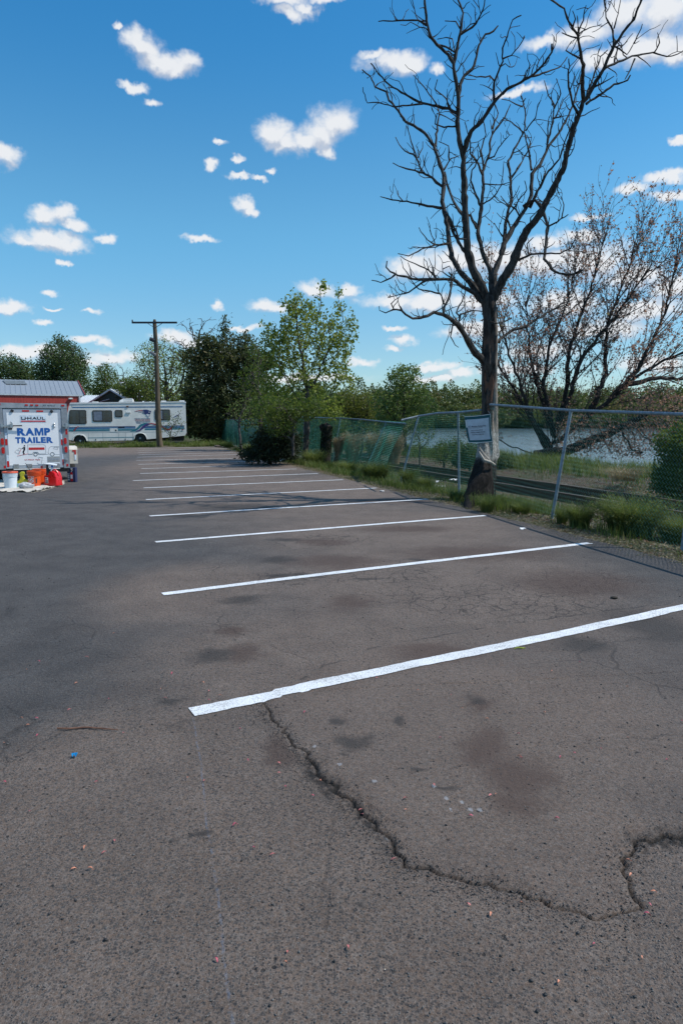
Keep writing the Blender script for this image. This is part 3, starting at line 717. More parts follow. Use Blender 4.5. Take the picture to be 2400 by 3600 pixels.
tree('maple_tree', 'small pale green maple with silvery leaves on the lake bank left of the sign', 'tree', [px(1420,1600,40), px(1420,1480,40)],
     [(1420,1370,40,75,80,1.4),(1380,1420,40,80,70,1.5),(1475,1420,40,60,70,1.4),(1400,1330,40,40,50,1),(1450,1320,40,30,45,.9),(1420,1480,40,110,40,1.6)], 900, .26, .26, .13, .01, L_MAPLE, .15, 11, .13, 55, group=GL, extra=2500)
tree('willow_tree', 'rounded olive green willow right of the big lime green tree', 'tree', [px(1235,1590,52), px(1235,1520,52)],
     [(1235,1430,52,75,60,2),(1180,1450,52,50,50,2),(1290,1440,52,60,60,2),(1230,1500,52,110,40,2)], 640, .35, .35, .2, .018, L_OLIVE, .17, 10, .22, 56, group=GL, extra=6000)
tree('willow_tree', 'low olive willow behind the pale maple', 'tree', [px(1330,1590,62), px(1330,1540,62)],
     [(1330,1440,62,70,55,2),(1375,1470,62,90,40,2.4)], 420, .4, .4, .2, .02, L_OLIVE, .2, 9, .25, 57, group=GL, extra=4500)
tree('bank_bush', 'dark green bush on the lake bank behind the leaning posts', 'bush', [px(1180,1600,36), px(1180,1570,36)],
     [(1160,1500,36,70,60,1.4),(1120,1470,36,60,60,1.2),(1100,1540,36,70,50,1.3)], 420, .26, .26, .09, .01, L_OAK, .14, 9, .15, 58, extra=4000)
# small thorny tree behind the fence
tree('thin_shrub', 'thin dark forked shrub among the tan reeds', 'shrub', [px(1262,1632,29), px(1275,1570,29)],
     [(1300,1530,29,45,40,.6),(1250,1520,29,40,50,.6)], 90, .18, .22, .05, .008, L_OAK, .1, 2.5, .12, 59)
tree('thin_shrub', 'leafy green sapling growing beside the leaning post left of the sign', 'shrub', [px(1475,1640,27), px(1475,1560,27)],
     [(1480,1520,27,50,75,.6),(1440,1500,27,40,50,.6)], 220, .15, .16, .03, .005, L_OAK, .075, 6, .07, 60)
tree('bank_bush', 'dark rounded bush on the bank just left of the white painted trunk', 'bush', [px(1650,1655,27), px(1650,1630,27)],
     [(1655,1600,27,48,48,.8),(1625,1620,27,40,30,.7)], 260, .16, .16, .05, .007, L_DARK, .08, 12, .08, 61, extra=3000)
tree('bank_bush', 'grey green bush with sparse leaves left of the sign post on the bank', 'bush', [px(1560,1650,29), px(1560,1620,29)],
     [(1560,1590,29,50,42,.9),(1600,1570,29,30,40,.7)], 200, .18, .18, .05, .007, L_OAK, .08, 7, .09, 62, extra=1200)
tree('bank_bush', 'small dark bush on the bank just right of the white painted trunk', 'bush', [px(1775,1660,27), px(1775,1640,27)],
     [(1775,1630,27,36,36,.7)], 120, .16, .16, .04, .007, L_DARK, .08, 11, .08, 63, extra=1300)
tree('evergreen_bush', 'large dark green bush behind the fence at the right edge', 'bush', [px(2420,1760,17), px(2420,1700,17)],
     [(2400,1650,17,95,130,1.0),(2370,1560,17,70,60,.8),(2440,1600,17,90,160,1),(2330,1700,17,40,50,.6)], 520, .16, .15, .06, .006, L_OAK, .075, 16, .075, 64, extra=9000)
# the big reddish tree: several stems from one stool, and a trunk lying out over the water
RED_IT = [(2060,820,37,120,130,2.6),(2200,900,37,190,150,3.4),(1950,960,37,130,150,3),(1830,1080,37,140,150,3.4),(2050,1100,37,200,170,4),(2250,1130,37,190,180,4),
          (1720,1220,37,120,110,2.8),(1880,1260,37,170,110,3.4),(2130,1290,37,210,110,4),(2330,1250,37,150,170,4),(2120,700,37,60,70,1.5),(2330,780,37,90,90,2),(2440,1050,37,120,220,4),(2400,850,37,90,140,3),
          (1640,1260,37,60,60,1.6),(2380,1400,37,160,70,3)]
def fan_tree(name, label, stems, leafm, seed, lsize):
    r = np.random.RandomState(seed); N = [np.array(px(1925, 1640, 37))]; par = [-1]; RR = [.26]; lv = [0]
    def run(i, d, L, r0, level, wig, up):
        n = max(2, int(L/.28)); d = d/np.linalg.norm(d); ids = []
        for k in range(n):
            d = d+r.normal(size=3)*wig; d[2] += up; d /= np.linalg.norm(d)
            N.append(N[i]+d*L/n); par.append(i); RR.append(max(.0065, r0*(1-.72*(k+1)/n))); lv.append(level); i = len(N)-1; ids.append((i, d.copy()))
        return ids
    def side(d, ang):
        w = np.cross(d, r.normal(size=3)); w /= np.linalg.norm(w); q_ = d*math.cos(ang)+w*math.sin(ang); q_[2] += .12; return q_
    todo = []
    for pl in stems:
        last = int(np.argmin(np.linalg.norm(np.array(N)-pl[0], axis=1))); tot = sum(np.linalg.norm(pl[i+1]-pl[i]) for i in range(len(pl)-1)); acc = 0
        for i in range(len(pl)-1):
            a, b_ = pl[i], pl[i+1]; n = max(1, int(np.linalg.norm(b_-a)/.3)); dd_ = (b_-a)/np.linalg.norm(b_-a)
            for k in range(n):
                acc += np.linalg.norm(b_-a)/n; t = acc/tot
                N.append(a+(b_-a)*(k+1)/n+r.normal(size=3)*.035); par.append(last); RR.append(.115*(1-t)+.026); lv.append(0); last = len(N)-1
                if t > .16 and r.rand() < .86: todo.append((last, side(dd_, r.uniform(.35, .75)), r.uniform(2.0, 3.9)*(1-.25*t), .034))
        for k in range(3): todo.append((last, side(dd_, r.uniform(.05, .3)), r.uniform(2.2, 3.2), .028))
    for i, d, L, r0 in todo:
        for j, d1 in run(i, d, L, r0, 1, .085, .035):
            if r.rand() < .74:
                for j2, d2 in run(j, side(d1, r.uniform(.35, .8)), r.uniform(.7, 1.5), .013, 2, .11, .05):
                    if r.rand() < .62: run(j2, side(d2, r.uniform(.4, .9)), r.uniform(.3, .62), .0075, 3, .14, .05)
    N_, par_, R_, lv_ = np.array(N), np.array(par), np.array(RR), np.array(lv); O = N_[0]
    root = empty(name, tuple(O), 0, label, 'tree', GL)
    thick = np.where(R_ > .03)[0]; thin = np.where(R_ <= .03)[0]
    V, F = merge([tubes_np(N_, par_, R_, thick, 8), tubes_np(N_, par_, R_, thin, 3)]); npmesh('trunk', V-O, F, BARK_D, root, smooth=True)
    tip = np.where(lv_ >= 2)[0]; C = np.repeat(N_[tip], r.poisson(1.5, len(tip)), 0); C = C+r.normal(size=C.shape)*.05; C = C[C[:, 2] > -.5]
    V, F = leaf_quads(C, lsize, r, 1.5); npmesh('crown', V-O, F, leafm, root, attrs={'rnd': np.repeat(clump_rnd(C, r, .9, .45), 4)})
    return len(N), len(C)
A3 = lambda L_: [np.array(px(*a_)) for a_ in L_]
fan_tree('maple_tree', 'large many stemmed tree with sparse reddish spring leaves on the bank behind the fence', [A3(L_) for L_ in (
       [(1925,1640,37),(1935,1580,37),(1955,1520,37)],
       [(1955,1520,37),(2000,1395,36.5),(2038,1260,36.2),(2146,1135,36),(2200,1060,36),(2249,985,36)],
       [(1950,1540,37),(1908,1352,37.5),(1930,1221,38),(1980,1100,38.4),(2010,1002,38.5)],
       [(1960,1500,37),(1994,1340,37),(2000,1227,37.2),(2038,1113,37.5),(2085,980,37.7),(2119,860,38)],
       [(1950,1560,37),(2060,1470,36),(2125,1422,35.5),(2200,1352,35),(2309,1281,34.5),(2400,1238,34),(2500,1170,34)],
       [(2060,1470,36),(2130,1314,36.5),(2125,1162,37),(2180,1020,37.3),(2220,900,37.5)],
       [(1940,1580,37),(1860,1460,37.5),(1800,1360,38),(1740,1270,38.4)],
       [(1925,1600,37),(1850,1420,36.5),(1790,1250,36),(1750,1120,35.6)],
       [(1950,1540,37),(1900,1400,38),(1860,1250,39),(1850,1080,39.5)],
       [(2125,1422,35.5),(2240,1300,36),(2330,1120,36.3),(2370,960,36.6)],
       [(2200,1352,35),(2300,1330,35.5),(2420,1330,36),(2500,1330,36.5)])], L_RED, 70, .125)
tree('leaning_tree', 'dark trunk leaning low over the water with reddish drooping twigs', 'tree', [px(1880,1600,36), px(1990,1585,35.5), px(2100,1540,35), px(2200,1495,34.5), px(2280,1450,34)],
     [(2100,1570,34.5,160,40,1.8),(2230,1540,34,150,70,1.8),(2330,1500,34,110,80,1.8),(2060,1500,35,110,50,1.6),(2300,1420,34,130,60,1.8),(1700,1530,36,100,20,.8)], 900, .26, .30, .26, .009, L_RED, .125, 3.6, .15, 71, barkm=BARK_D, group=GL, maxcnt=3, trop=-.05, extra=2500)

# ---------------------------------------------------------------- the dead tree in front, limb by limb
D0 = 13.3
def c6(L): return [(1200+x*.7653, y*.7653) for x, y in L]
def c4(L): return [(1200+x*.3827, 900+y*.3827) for x, y in L]
LIMBS = [  # (group, radius px start, end, polyline)
 ('A', 19, 3.6, c6([(672,1385),(640,1310),(600,1230),(580,1150),(572,1050),(565,950),(563,850),(560,780),(555,710),(540,640),(530,560),(538,480),(535,430),(520,360),(515,290),(490,250),(440,205),(410,170),(395,120),(385,60),(378,-30),(370,-90)])),
 ('A', 8, 2.6, c6([(536,440),(545,390),(560,350),(600,320),(620,260),(630,210),(660,160),(700,145),(718,118)])),
 ('A', 7, 2.8, c6([(515,290),(530,220),(545,150),(558,60),(535,0),(520,-60)])),
 ('A', 4.5, 2, c6([(548,158),(600,125),(630,90),(650,40),(660,-20)])),
 ('A', 3.6, 1.6, c6([(543,130),(525,100),(475,96)])),
 ('A', 5, 2, c6([(388,115),(350,92),(300,92),(235,95),(170,98)])),
 ('A', 4, 1.6, c6([(440,205),(480,215),(520,240),(510,180),(480,170),(440,180)])),
 ('A', 10, 3.4, c6([(558,715),(575,650),(595,600),(640,560),(680,500),(710,455),(760,410),(820,380),(880,345),(930,290),(965,240),(965,200)])),
 ('A', 4.5, 1.8, c6([(870,352),(940,330),(1000,310),(1025,280),(1035,262)])),
 ('A', 5.5, 2, c6([(700,465),(700,380),(720,330),(740,280),(740,220),(765,150),(785,90),(825,70)])),
 ('A', 3.5, 1.5, c6([(740,270),(780,255),(810,215),(840,170)])),
 ('A', 3.5, 1.5, c6([(700,370),(680,350),(620,355),(580,345)])),
 ('A', 7, 2.2, c6([(530,520),(490,500),(440,490),(370,475),(290,435),(220,390),(170,340),(135,290)])),
 ('A', 4, 1.6, c6([(372,477),(320,482),(240,490),(170,472),(118,475),(100,420),(98,400)])),
 ('A', 4, 1.6, c6([(525,580),(470,585),(430,570),(440,520),(480,540),(520,560)])),
 ('A', 3.5, 1.5, c6([(440,490),(380,400),(330,345)])),
 ('A', 3.5, 1.5, c6([(500,500),(480,450),(430,410),(440,365)])),
 ('A', 3, 1.4, c6([(740,435),(770,400),(760,345)])),
 ('B', 15, 2.2, c6([(668,1392),(600,1310),(545,1250),(505,1180),(490,1080),(480,1000),(462,930),(466,880),(470,840),(465,800),(440,720),(425,670),(380,610),(330,575),(295,560),(260,510),(220,460),(205,420),(155,400),(130,350),(95,320)])),
 ('B', 6, 1.6, c6([(470,860),(420,820),(370,790),(350,740),(320,650),(300,580)])),
 ('B', 4.5, 1.8, c6([(375,793),(300,775),(262,762),(235,748)])),
 ('B', 4, 1.6, c6([(355,745),(330,710),(290,695),(265,660),(248,630)])),
 ('B', 3, 1.3, c6([(350,725),(370,680),(373,650)])),
 ('B', 6, 1.8, c6([(460,955),(420,950),(370,940),(300,925),(230,920),(178,903)])),
 ('B', 3, 1.3, c6([(280,922),(262,900),(258,875)])),
 ('B', 5, 1.8, c6([(500,1118),(430,1125),(370,1145),(310,1175),(260,1165)])),
 ('B', 3.5, 1.4, c6([(430,1125),(390,1100),(355,1045)])),
 ('B', 6, 2, c6([(430,672),(440,580),(448,520),(440,495)])),
 ('B', 4, 1.5, c6([(470,780),(500,730),(540,715)])),
 ('B', 4, 1.5, c6([(495,740),(490,670),(445,650)])),
 ('B', 8, 3, c6([(570,1160),(545,1130),(510,1060),(490,990),(500,1010),(540,1095),(575,1100)])),
 ('B', 7, 3, c6([(560,990),(525,950),(500,890),(480,830),(475,790)])),
 ('C', 13, 2, c6([(690,1370),(685,1240),(650,1170),(625,1080),(630,1040),(640,960),(648,870),(648,790),(665,740),(680,700),(683,640),(700,600),(750,540),(775,480)])),
 ('C', 7, 2.6, c6([(622,1050),(590,990),(560,990),(530,960),(505,905),(480,830)])),
 ('C', 5, 1.8, c6([(645,800),(620,740),(590,700),(590,640),(565,560)])),
 ('C', 5, 1.6, c6([(640,950),(610,880),(590,830),(600,780),(640,710),(625,660)])),
 ('C', 4, 1.5, c6([(650,760),(640,690),(660,620),(650,540),(690,480)])),
 ('C', 3.5, 1.4, c6([(665,735),(700,720),(720,680),(770,620),(760,600)])),
 ('C', 3.5, 1.4, c6([(652,845),(720,850),(778,836)])),
 ('C', 3.5, 1.5, c6([(645,940),(700,905),(735,850),(745,740)])),
 ('C', 4, 1.4, c6([(690,590),(720,520),(700,470)])),
 ('D', 20, 3.6, c6([(690,1385),(720,1320),(780,1220),(815,1130),(850,1060),(900,1000),(940,930),(985,840),(1020,770),(1035,690),(1060,600),(1085,540),(1110,470),(1150,410),(1200,320),(1240,230),(1290,150),(1340,90),(1375,0),(1390,-60)])),
 ('D', 9, 2.4, c6([(1112,468),(1105,400),(1110,300),(1090,220),(1085,160),(1040,100),(1020,40),(965,0),(920,-30)])),
 ('D', 6, 2.2, c6([(1090,530),(1060,480),(1040,380),(1042,270)])),
 ('D', 5, 1.8, c6([(1248,212),(1245,140),(1215,80),(1205,0),(1200,-40)])),
 ('D', 3, 1.4, c6([(1250,130),(1270,60),(1280,0)])),
 ('D', 5.5, 1.8, c6([(1208,310),(1270,285),(1330,260),(1380,250),(1430,240),(1490,262),(1540,250),(1580,225)])),
 ('D', 3, 1.3, c6([(1435,240),(1460,200),(1450,150)])),
 ('D', 5.5, 3, c6([(1122,478),(1180,440),(1250,390),(1310,370),(1325,345)])),
 ('D', 4, 1.8, c6([(1345,270),(1325,320),(1300,365)])),
 ('D', 3.5, 1.5, c6([(1340,200),(1365,150),(1380,110)])),
 ('D', 3.5, 1.6, c6([(1255,215),(1310,250),(1340,200)])),
 ('D', 5, 1.8, c6([(1125,440),(1160,340),(1190,260),(1220,230)])),
 ('D', 4, 1.8, c6([(1088,175),(1055,170),(1010,150)])),
 ('D', 4, 1.6, c6([(1095,270),(1050,245),(1030,230),(1055,190)])),
 ('D', 4, 1.6, c6([(1085,150),(1110,90),(1122,25)])),
 ('D', 3.5, 1.5, c6([(1060,130),(1075,90),(1060,50)])),
 ('D', 4, 1.6, c6([(1160,400),(1210,375),(1250,350)])),
 ('D', 4, 1.6, c6([(1000,810),(990,870),(1000,895)])),
 ('E', 14, 2.4, c6([(700,1370),(700,1250),(720,1210),(745,1120),(780,1060),(830,980),(870,900),(875,800),(920,740),(945,680),(1000,610),(1050,510),(1080,430),(1100,340)])),
 ('E', 8, 2, c6([(745,1105),(755,1010),(780,920),(775,820),(765,740),(800,670),(840,600),(845,520),(825,440)])),
 ('E', 5.5, 1.8, c6([(775,822),(830,740),(870,660),(850,620)])),
 ('E', 7, 2, c6([(862,955),(900,880),(940,800),(1000,730),(1030,640),(1060,560)])),
 ('E', 4, 1.6, c6([(820,1000),(800,960),(760,940),(730,900)])),
 ('E', 5, 1.6, c6([(942,684),(950,570),(948,560)])),
 ('E', 5, 1.6, c6([(872,780),(860,700),(840,610),(780,560),(740,540)])),
 ('E', 5, 1.6, c6([(945,655),(970,560),(975,480),(950,440),(930,370)])),
 ('E', 3.5, 1.4, c6([(975,545),(1020,460),(1045,430)])),
 ('E', 3.5, 1.4, c6([(975,500),(1005,430),(985,360)])),
 ('E', 3.5, 1.4, c6([(845,600),(890,540),(900,480),(915,460)])),
 ('E', 3, 1.4, c6([(830,490),(800,480),(770,460),(735,455)])),
 ('E', 3, 1.3, c6([(832,470),(845,450)])),
 ('E', 3.5, 1.5, c6([(738,1085),(715,1050),(700,1025)])),
 ('E', 4.5, 1.8, c6([(780,1060),(760,1000),(800,940),(850,870),(840,830)])),
 ('E', 4, 1.5, c6([(850,1070),(870,1000),(905,960),(935,930)])),
 ('F', 8, 4.5, c6([(835,950),(870,925),(890,918),(920,960),(945,1040),(940,1100),(930,1190),(980,1250),(1040,1265),(1110,1240)])),
 ('F', 4, 2, c6([(945,1042),(990,1020),(1040,985)])),
 ('F', 3, 1.4, c6([(1010,1005),(1020,940),(1005,900)])),
 ('F', 5.5, 2, c6([(812,1195),(870,1170),(940,1165),(1000,1165),(1050,1140),(1085,1070)])),
 ('F', 4, 1.6, c6([(860,1175),(850,1120),(880,1090)])),
 ('G', 17, 3, c4([(1310,990),(1275,930),(1230,890),(1170,800),(1110,700),(1060,620),(990,570),(930,540),(850,515),(790,550),(720,572),(650,575),(590,540),(550,500),(500,490),(460,495)])),
 ('G', 3, 1.5, c4([(470,495),(400,525),(345,500),(345,460)])),
 ('G', 4, 1.6, c4([(560,510),(545,470),(525,450)])),
 ('G', 3.4, 1.4, c4([(480,490),(455,440),(490,410),(525,380)])),
 ('G', 6, 3, c4([(935,530),(940,470),(985,380),(1005,310),(1010,230),(1010,180),(985,150)])),
 ('G', 4, 1.8, c4([(938,440),(920,370),(890,330),(885,260)])),
 ('G', 4, 1.5, c4([(1025,590),(1015,650),(1000,740),(1040,820),(1075,840)])),
 ('G', 3, 1.4, c4([(1060,600),(1020,540),(990,450)])),
 ('G', 5, 2, c4([(1105,690),(1080,600),(1090,540),(1200,500),(1300,510)])),
 ('G', 4, 1.6, c4([(1090,560),(1050,520),(1100,420),(1140,300),(1140,180)])),
 ('H', 11, 2.6, c4([(1310,430),(1270,420),(1230,350),(1150,300),(1080,260),(1020,215),(950,210),(850,215),(770,220),(700,220),(600,190),(520,175),(450,140),(410,100),(418,45)])),
 ('H', 5, 1.6, c4([(770,225),(690,280),(620,330),(540,355),(425,383)])),
 ('H', 4, 1.6, c4([(490,172),(420,220),(360,240),(275,222)])),
 ('H', 4, 1.6, c4([(905,345),(820,330),(710,305),(690,290),(640,220),(590,190)])),
 ('H', 4, 1.4, c4([(865,200),(800,130),(720,90),(620,50),(540,0)])),
 ('H', 3, 1.3, c4([(640,180),(630,110),(610,60)])),
 ('H', 3, 1.3, c4([(1010,200),(930,150),(930,120),(990,90),(1010,130),(1015,200)])),
 ('H', 3, 1.3, c4([(590,340),(530,310),(490,220)])),
 ('H', 3, 1.3, c4([(850,190),(830,100),(800,20)])),
 ('I', 8, 2.2, c4([(1440,790),(1460,750),(1500,725),(1568,680),(1650,660),(1700,640)])+c6([(985,1410),(1060,1360)])),
 ('I', 4, 1.6, c4([(1455,740),(1440,700),(1500,640),(1490,630)])),
 ('I', 4, 1.6, c4([(1560,570),(1500,600),(1430,620),(1360,600)])),
]
m, q, b, o = new_mat('dead_trunk_bark'); p = q.pos(); ps = q.v('MULTIPLY', p, (1, 1, .22)); zz = q.xyz(p)[2]
n_ = q.noise(ps, 13, 6, .7); f = q.ss(n_, .38, .62)
c = q.mix(f, (.020,.017,.016), (.085,.075,.068))
patchy = q.ss(q.noise(ps, 5.5, 4, .6), .53, .58); low = q.m('MULTIPLY', q.ss(zz, 3.4, 2.9), q.ss(zz, 1.2, 1.5))
c = q.mix(q.m('MULTIPLY', patchy, low), c, (.15,.080,.055))
side = q.ss(q.m('ADD', q.xyz(p)[0], q.m('MULTIPLY', q.noise(ps, 4, 3, .6), .20)), .355, .385)  # sunlit right edge of the trunk, painted into the bark as a pale strip
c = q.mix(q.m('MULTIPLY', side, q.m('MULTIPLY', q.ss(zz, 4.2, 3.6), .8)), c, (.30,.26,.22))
wn_ = q.m('MULTIPLY', q.noise(ps, 9, 4, .7), .5)
wh = q.m('MULTIPLY', q.ss(q.m('ADD', zz, wn_), 1.70, 1.66), q.ss(q.m('SUBTRACT', q.m('SUBTRACT', zz, wn_), q.m('MULTIPLY', q.xyz(p)[0], -.9)), .64, .70))
wcol = q.mix(q.ss(q.noise(p, 24, 5, .7), .42, .62), (.20,.19,.175), (.46,.45,.42))
c = q.mix(q.m('MULTIPLY', wh, .95), c, wcol)
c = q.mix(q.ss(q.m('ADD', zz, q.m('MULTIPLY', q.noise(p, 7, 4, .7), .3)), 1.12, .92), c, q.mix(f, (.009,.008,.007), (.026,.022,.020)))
q.put(b.inputs['Base Color'], c); b.inputs['Roughness'].default_value = .92; b.inputs['Specular IOR Level'].default_value = .2
bump(q, b, q.m('ADD', n_, q.m('MULTIPLY', q.noise(ps, 40, 4, .7), .5)), 1., .03); M_TRUNK = m
M_LIMB = bark('dead_limb_bark', (.020,.018,.016), (.080,.072,.066), 20)
base = G(1690, 1768); base[2] = -.08
DT = empty('dead_tree', tuple(base), 0, 'tall leafless dead tree with a white painted lower trunk growing through the fence', 'tree')
# trunk as one skin of rings with a flared, buttressed foot
rings = [(1772,1686,54,-.10),(1740,1687,46,-.10),(1715,1689,40,-.08),(1690,1693,38,-.04),(1660,1698,36,.02),(1630,1704,34,.10),(1600,1712,35,.18),(1560,1714,33,.22),(1500,1714,30,.22),(1440,1717,27,.2),(1380,1718,26,.15),
         (1320,1718,26,.08),(1280,1718,27,.0),(1240,1720,26,0),(1200,1722,26,0),(1160,1723,24,0),(1120,1722,22,0),(1085,1719,23,0),(1060,1717,24,0),(1040,1716,21,0)]
V = []; NS = 40; fr = []
for i in range(len(rings)-1):
    for k in range(5): t = k/5; fr.append(tuple(rings[i][j]*(1-t)+rings[i+1][j]*t for j in range(4)))
rings = fr+[rings[-1]]
for (y_, x_, w_, dy) in rings:
    c_ = P(x_, y_, D0+dy); R_ = w_*D0/2400
    if y_ > 1765: c_[2] = -.12
    for k in range(NS):
        a = 2*PI*k/NS
        rr_ = R_*(1+.10*math.sin(3*a+c_[2]*1.3)+.07*math.sin(7*a+c_[2]*3)+.10*(vn(a*2.2+3, c_[2]*1.8)-.5)*2+.075*(vn2(a*5+40, c_[2]*4.5)-.5)*2+.04*(vn(a*12+9, c_[2]*9)-.5)*2+(.25*max(0, .5-c_[2])*max(0, math.sin(2.5*a+.6))))
        V.append(c_+np.array([rr_*math.cos(a), rr_*math.sin(a), 0])-base)
F = [(i*NS+k, i*NS+(k+1) % NS, (i+1)*NS+(k+1) % NS, (i+1)*NS+k) for i in range(len(rings)-1) for k in range(NS)]
mb = MB(); mb.add(V, F+[tuple((len(rings)-1)*NS+k for k in range(NS))])
# root buttress to the left
mb.tube([P(1700,1680,D0-.15)-base, P(1668,1720,D0-.3)-base, P(1650,1760,D0-.4)-base, G(1640,1795)-base-np.array([0,0,.1])], [.15,.15,.12,.07], 10)
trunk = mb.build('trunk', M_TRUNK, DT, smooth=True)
# pale peeled edges around the hollow
mb = MB()
mb.tube([P(1683,1588,D0-.12)-base,P(1690,1600,D0-.18)-base,P(1701,1618,D0-.2)-base,P(1722,1624,D0-.22)-base,P(1738,1634,D0-.12)-base], [.012,.022,.028,.03,.02], 6)
mb.tube([P(1684,1572,D0-.1)-base,P(1700,1597,D0-.14)-base,P(1722,1620,D0-.16)-base], [.01,.018,.016], 6)
mb.build('peeled_bark', pmat('pale_wood', (.36,.32,.27), .8, var=.25, scale=30, bmp=.4), DT, smooth=True)
r = np.random.RandomState(77); known = []
ang = {'A': -.5, 'B': 1.6, 'C': .9, 'D': -1.2, 'E': 1.0, 'F': -.9, 'G': -1.2, 'H': .9, 'I': 1.0}
groups = {}
for gi, (g, ra, rb, pl) in enumerate(LIMBS):
    pl = [np.array(p_, float) for p_ in pl]
    if known:
        K_ = np.array(known); d = np.hypot(K_[:, 0]-pl[0][0], K_[:, 1]-pl[0][1]); j = d.argmin(); y0 = K_[j, 2] if d[j] < 40 else D0
    else: y0 = D0
    L = sum(np.linalg.norm(pl[i+1]-pl[i]) for i in range(len(pl)-1)); main = L > 420
    slope = (ang[g]*1.6 if main else r.uniform(-1.1, 1.1)*min(1., L/160))
    # resample with a little crookedness
    pts = []; acc = 0
    for i in range(len(pl)-1):
        seg = np.linalg.norm(pl[i+1]-pl[i]); n = max(1, int(seg/14))
        for k in range(n):
            q_ = pl[i]+(pl[i+1]-pl[i])*k/n; t = (acc+seg*k/n)/L
            j_ = 0 if (i == 0 and k == 0) else 1
            pts.append((q_[0]+r.normal()*1.1*j_, q_[1]+r.normal()*1.1*j_, y0+slope*t, t))
        acc += seg
    pts.append((pl[-1][0], pl[-1][1], y0+slope, 1.))
    known += [(a, b_, c_) for a, b_, c_, _ in pts]
    P3 = [P(a, b_, c_)-base for a, b_, c_, _ in pts]; RR = [(ra+(rb-ra)*t**.75)*.84*c_/2400*(1+.10*r.normal()) for _, _, c_, t in pts]
    mbg = groups.setdefault(g, MB()); mbg.tube(P3, RR, 8 if ra > 7 else 5)
    # short crooked twigs
    step = 34
    for kk in range(int(L/step)):
        if r.rand() > .82: continue
        i = r.randint(max(1, len(pts)//6), len(pts)); t = pts[i-1][3]
        if RR[i-1] > .06 and r.rand() < .6: continue
        a0 = P3[i-1]; dr = P3[i-1]-P3[i-2] if i > 1 else np.array([0, 0, 1.]); dr = dr/np.linalg.norm(dr)
        dv = dr*.5+r.normal(size=3)*.65; dv[2] += .45; dv /= np.linalg.norm(dv)
        n = r.randint(3, 7); q_ = a0.copy(); tw = [q_.copy()]; ln = r.uniform(.05, .105)
        for s_ in range(n):
            dv = dv+r.normal(size=3)*.32; dv[2] += .10; dv /= np.linalg.norm(dv); q_ = q_+dv*ln; tw.append(q_.copy())
        r0 = min(RR[i-1]*.6, .011); mbg.tube(tw, list(np.linspace(r0, .0045, len(tw))), 4)
        if n > 4 and r.rand() < .7:
            q_ = tw[2].copy(); dv = r.normal(size=3); dv[2] += .6; dv /= np.linalg.norm(dv); t2 = [q_.copy()]
            for s_ in range(3): dv = dv+r.normal(size=3)*.3; dv /= np.linalg.norm(dv); q_ = q_+dv*ln*.9; t2.append(q_.copy())
            mbg.tube(t2, [.007,.006,.005,.004], 4)
for g, mbg in groups.items(): mbg.build('limb', M_LIMB, DT, smooth=True)
# ivy covered broken stump beyond the fence
sb = P(1142, 1606, 26.5); ST2 = empty('broken_stump', tuple(sb), 0, 'tall dark broken stump wrapped in ivy behind the fence', 'stump')
mb = MB(); q0 = lambda x, y, d=0: P(x, y, 26.5+d)-sb
mb.tube([q0(1142,1625), q0(1145,1570), q0(1150,1530), q0(1150,1500), q0(1141,1489)], [.23,.19,.16,.17,.08], 12)
mb.tube([q0(1150,1512), q0(1134,1512), q0(1128,1500), q0(1136,1490)], [.12,.10,.09,.04], 8)
mb.tube([q0(1150,1515), q0(1160,1505), q0(1158,1496)], [.11,.08,.03], 8)
mb.build('trunk', BARK_D, ST2, smooth=True)
r = np.random.RandomState(3); C = np.concatenate([q0(1142,1616)+(q0(1150,1500)-q0(1142,1616))*t+np.array([math.cos(a)*.2, math.sin(a)*.2, 0]) for t, a in zip(r.rand(1500), r.rand(1500)*6.28)]).reshape(-1, 3)
V, F = leaf_quads(C, .07, r); npmesh('ivy', V, F, L_JUN, ST2, attrs={'rnd': np.repeat(r.rand(len(C)), 4)})

# ---------------------------------------------------------------- grass, weeds, reeds
def blades(C, h, w, r, lean=.45, dirs=None, seg=2):
    n = len(C); a = r.rand(n)*2*PI; d = np.stack([np.cos(a), np.sin(a), np.zeros(n)], 1) if dirs is None else dirs
    s = np.stack([-d[:, 1], d[:, 0], np.zeros(n)], 1); hh = (h*r.uniform(.5, 1.25, n))[:, None]; ln = (lean*r.uniform(.3, 1.4, n))[:, None]
    up = np.array([0, 0, 1.]); ww = (w*r.uniform(.7, 1.3, n))[:, None]
    p1 = C+up*hh*.55+d*hh*ln*.25; p2 = C+up*hh*(1-.25*ln)+d*hh*ln
    V = np.stack([C-s*ww, C+s*ww, p1+s*ww*.8, p1-s*ww*.8, p2+s*ww*.12, p2-s*ww*.12], 1).reshape(-1, 3)
    k = np.arange(n)[:, None]*6; F = np.concatenate([k+[0,1,2,3], k+[3,2,4,5]]).reshape(-1, 4)
    return V, F, 6
def grass(name, s_rng, t_rng, n, h, w, seed, label, m=None, dens=None, lean=.45, hvar=True):
    r = np.random.RandomState(seed); s = r.uniform(*s_rng, n); t = t_rng[0]+(t_rng[1]-t_rng[0])*r.rand(n)**1.5
    x, y = xy(s, t); cl = vn.f(x*1.2, y*1.2, 3); k = r.rand(n) < (dens(s, t, cl) if dens else sstep(cl, .35, .6)); x, y, cl, s = x[k], y[k], cl[k], s[k]
    C = np.stack([x, y, ground_h(x, y)-.01], 1); hh = h*(.45+1.1*sstep(cl, .35, .75)) if hvar else np.full(len(C), h)
    V, F, kk = blades(C, hh, w, r, lean); rr_ = np.clip(.6*r.rand(len(C))+.5*vn2.f(x*.8, y*.8, 3), 0, 1)
    return tag(npmesh(name, V, F, m or L_GRASS, attrs={'rnd': np.repeat(rr_, kk)}), label, 'grass', kind='stuff')
eo = lambda t: edge_wob(t)
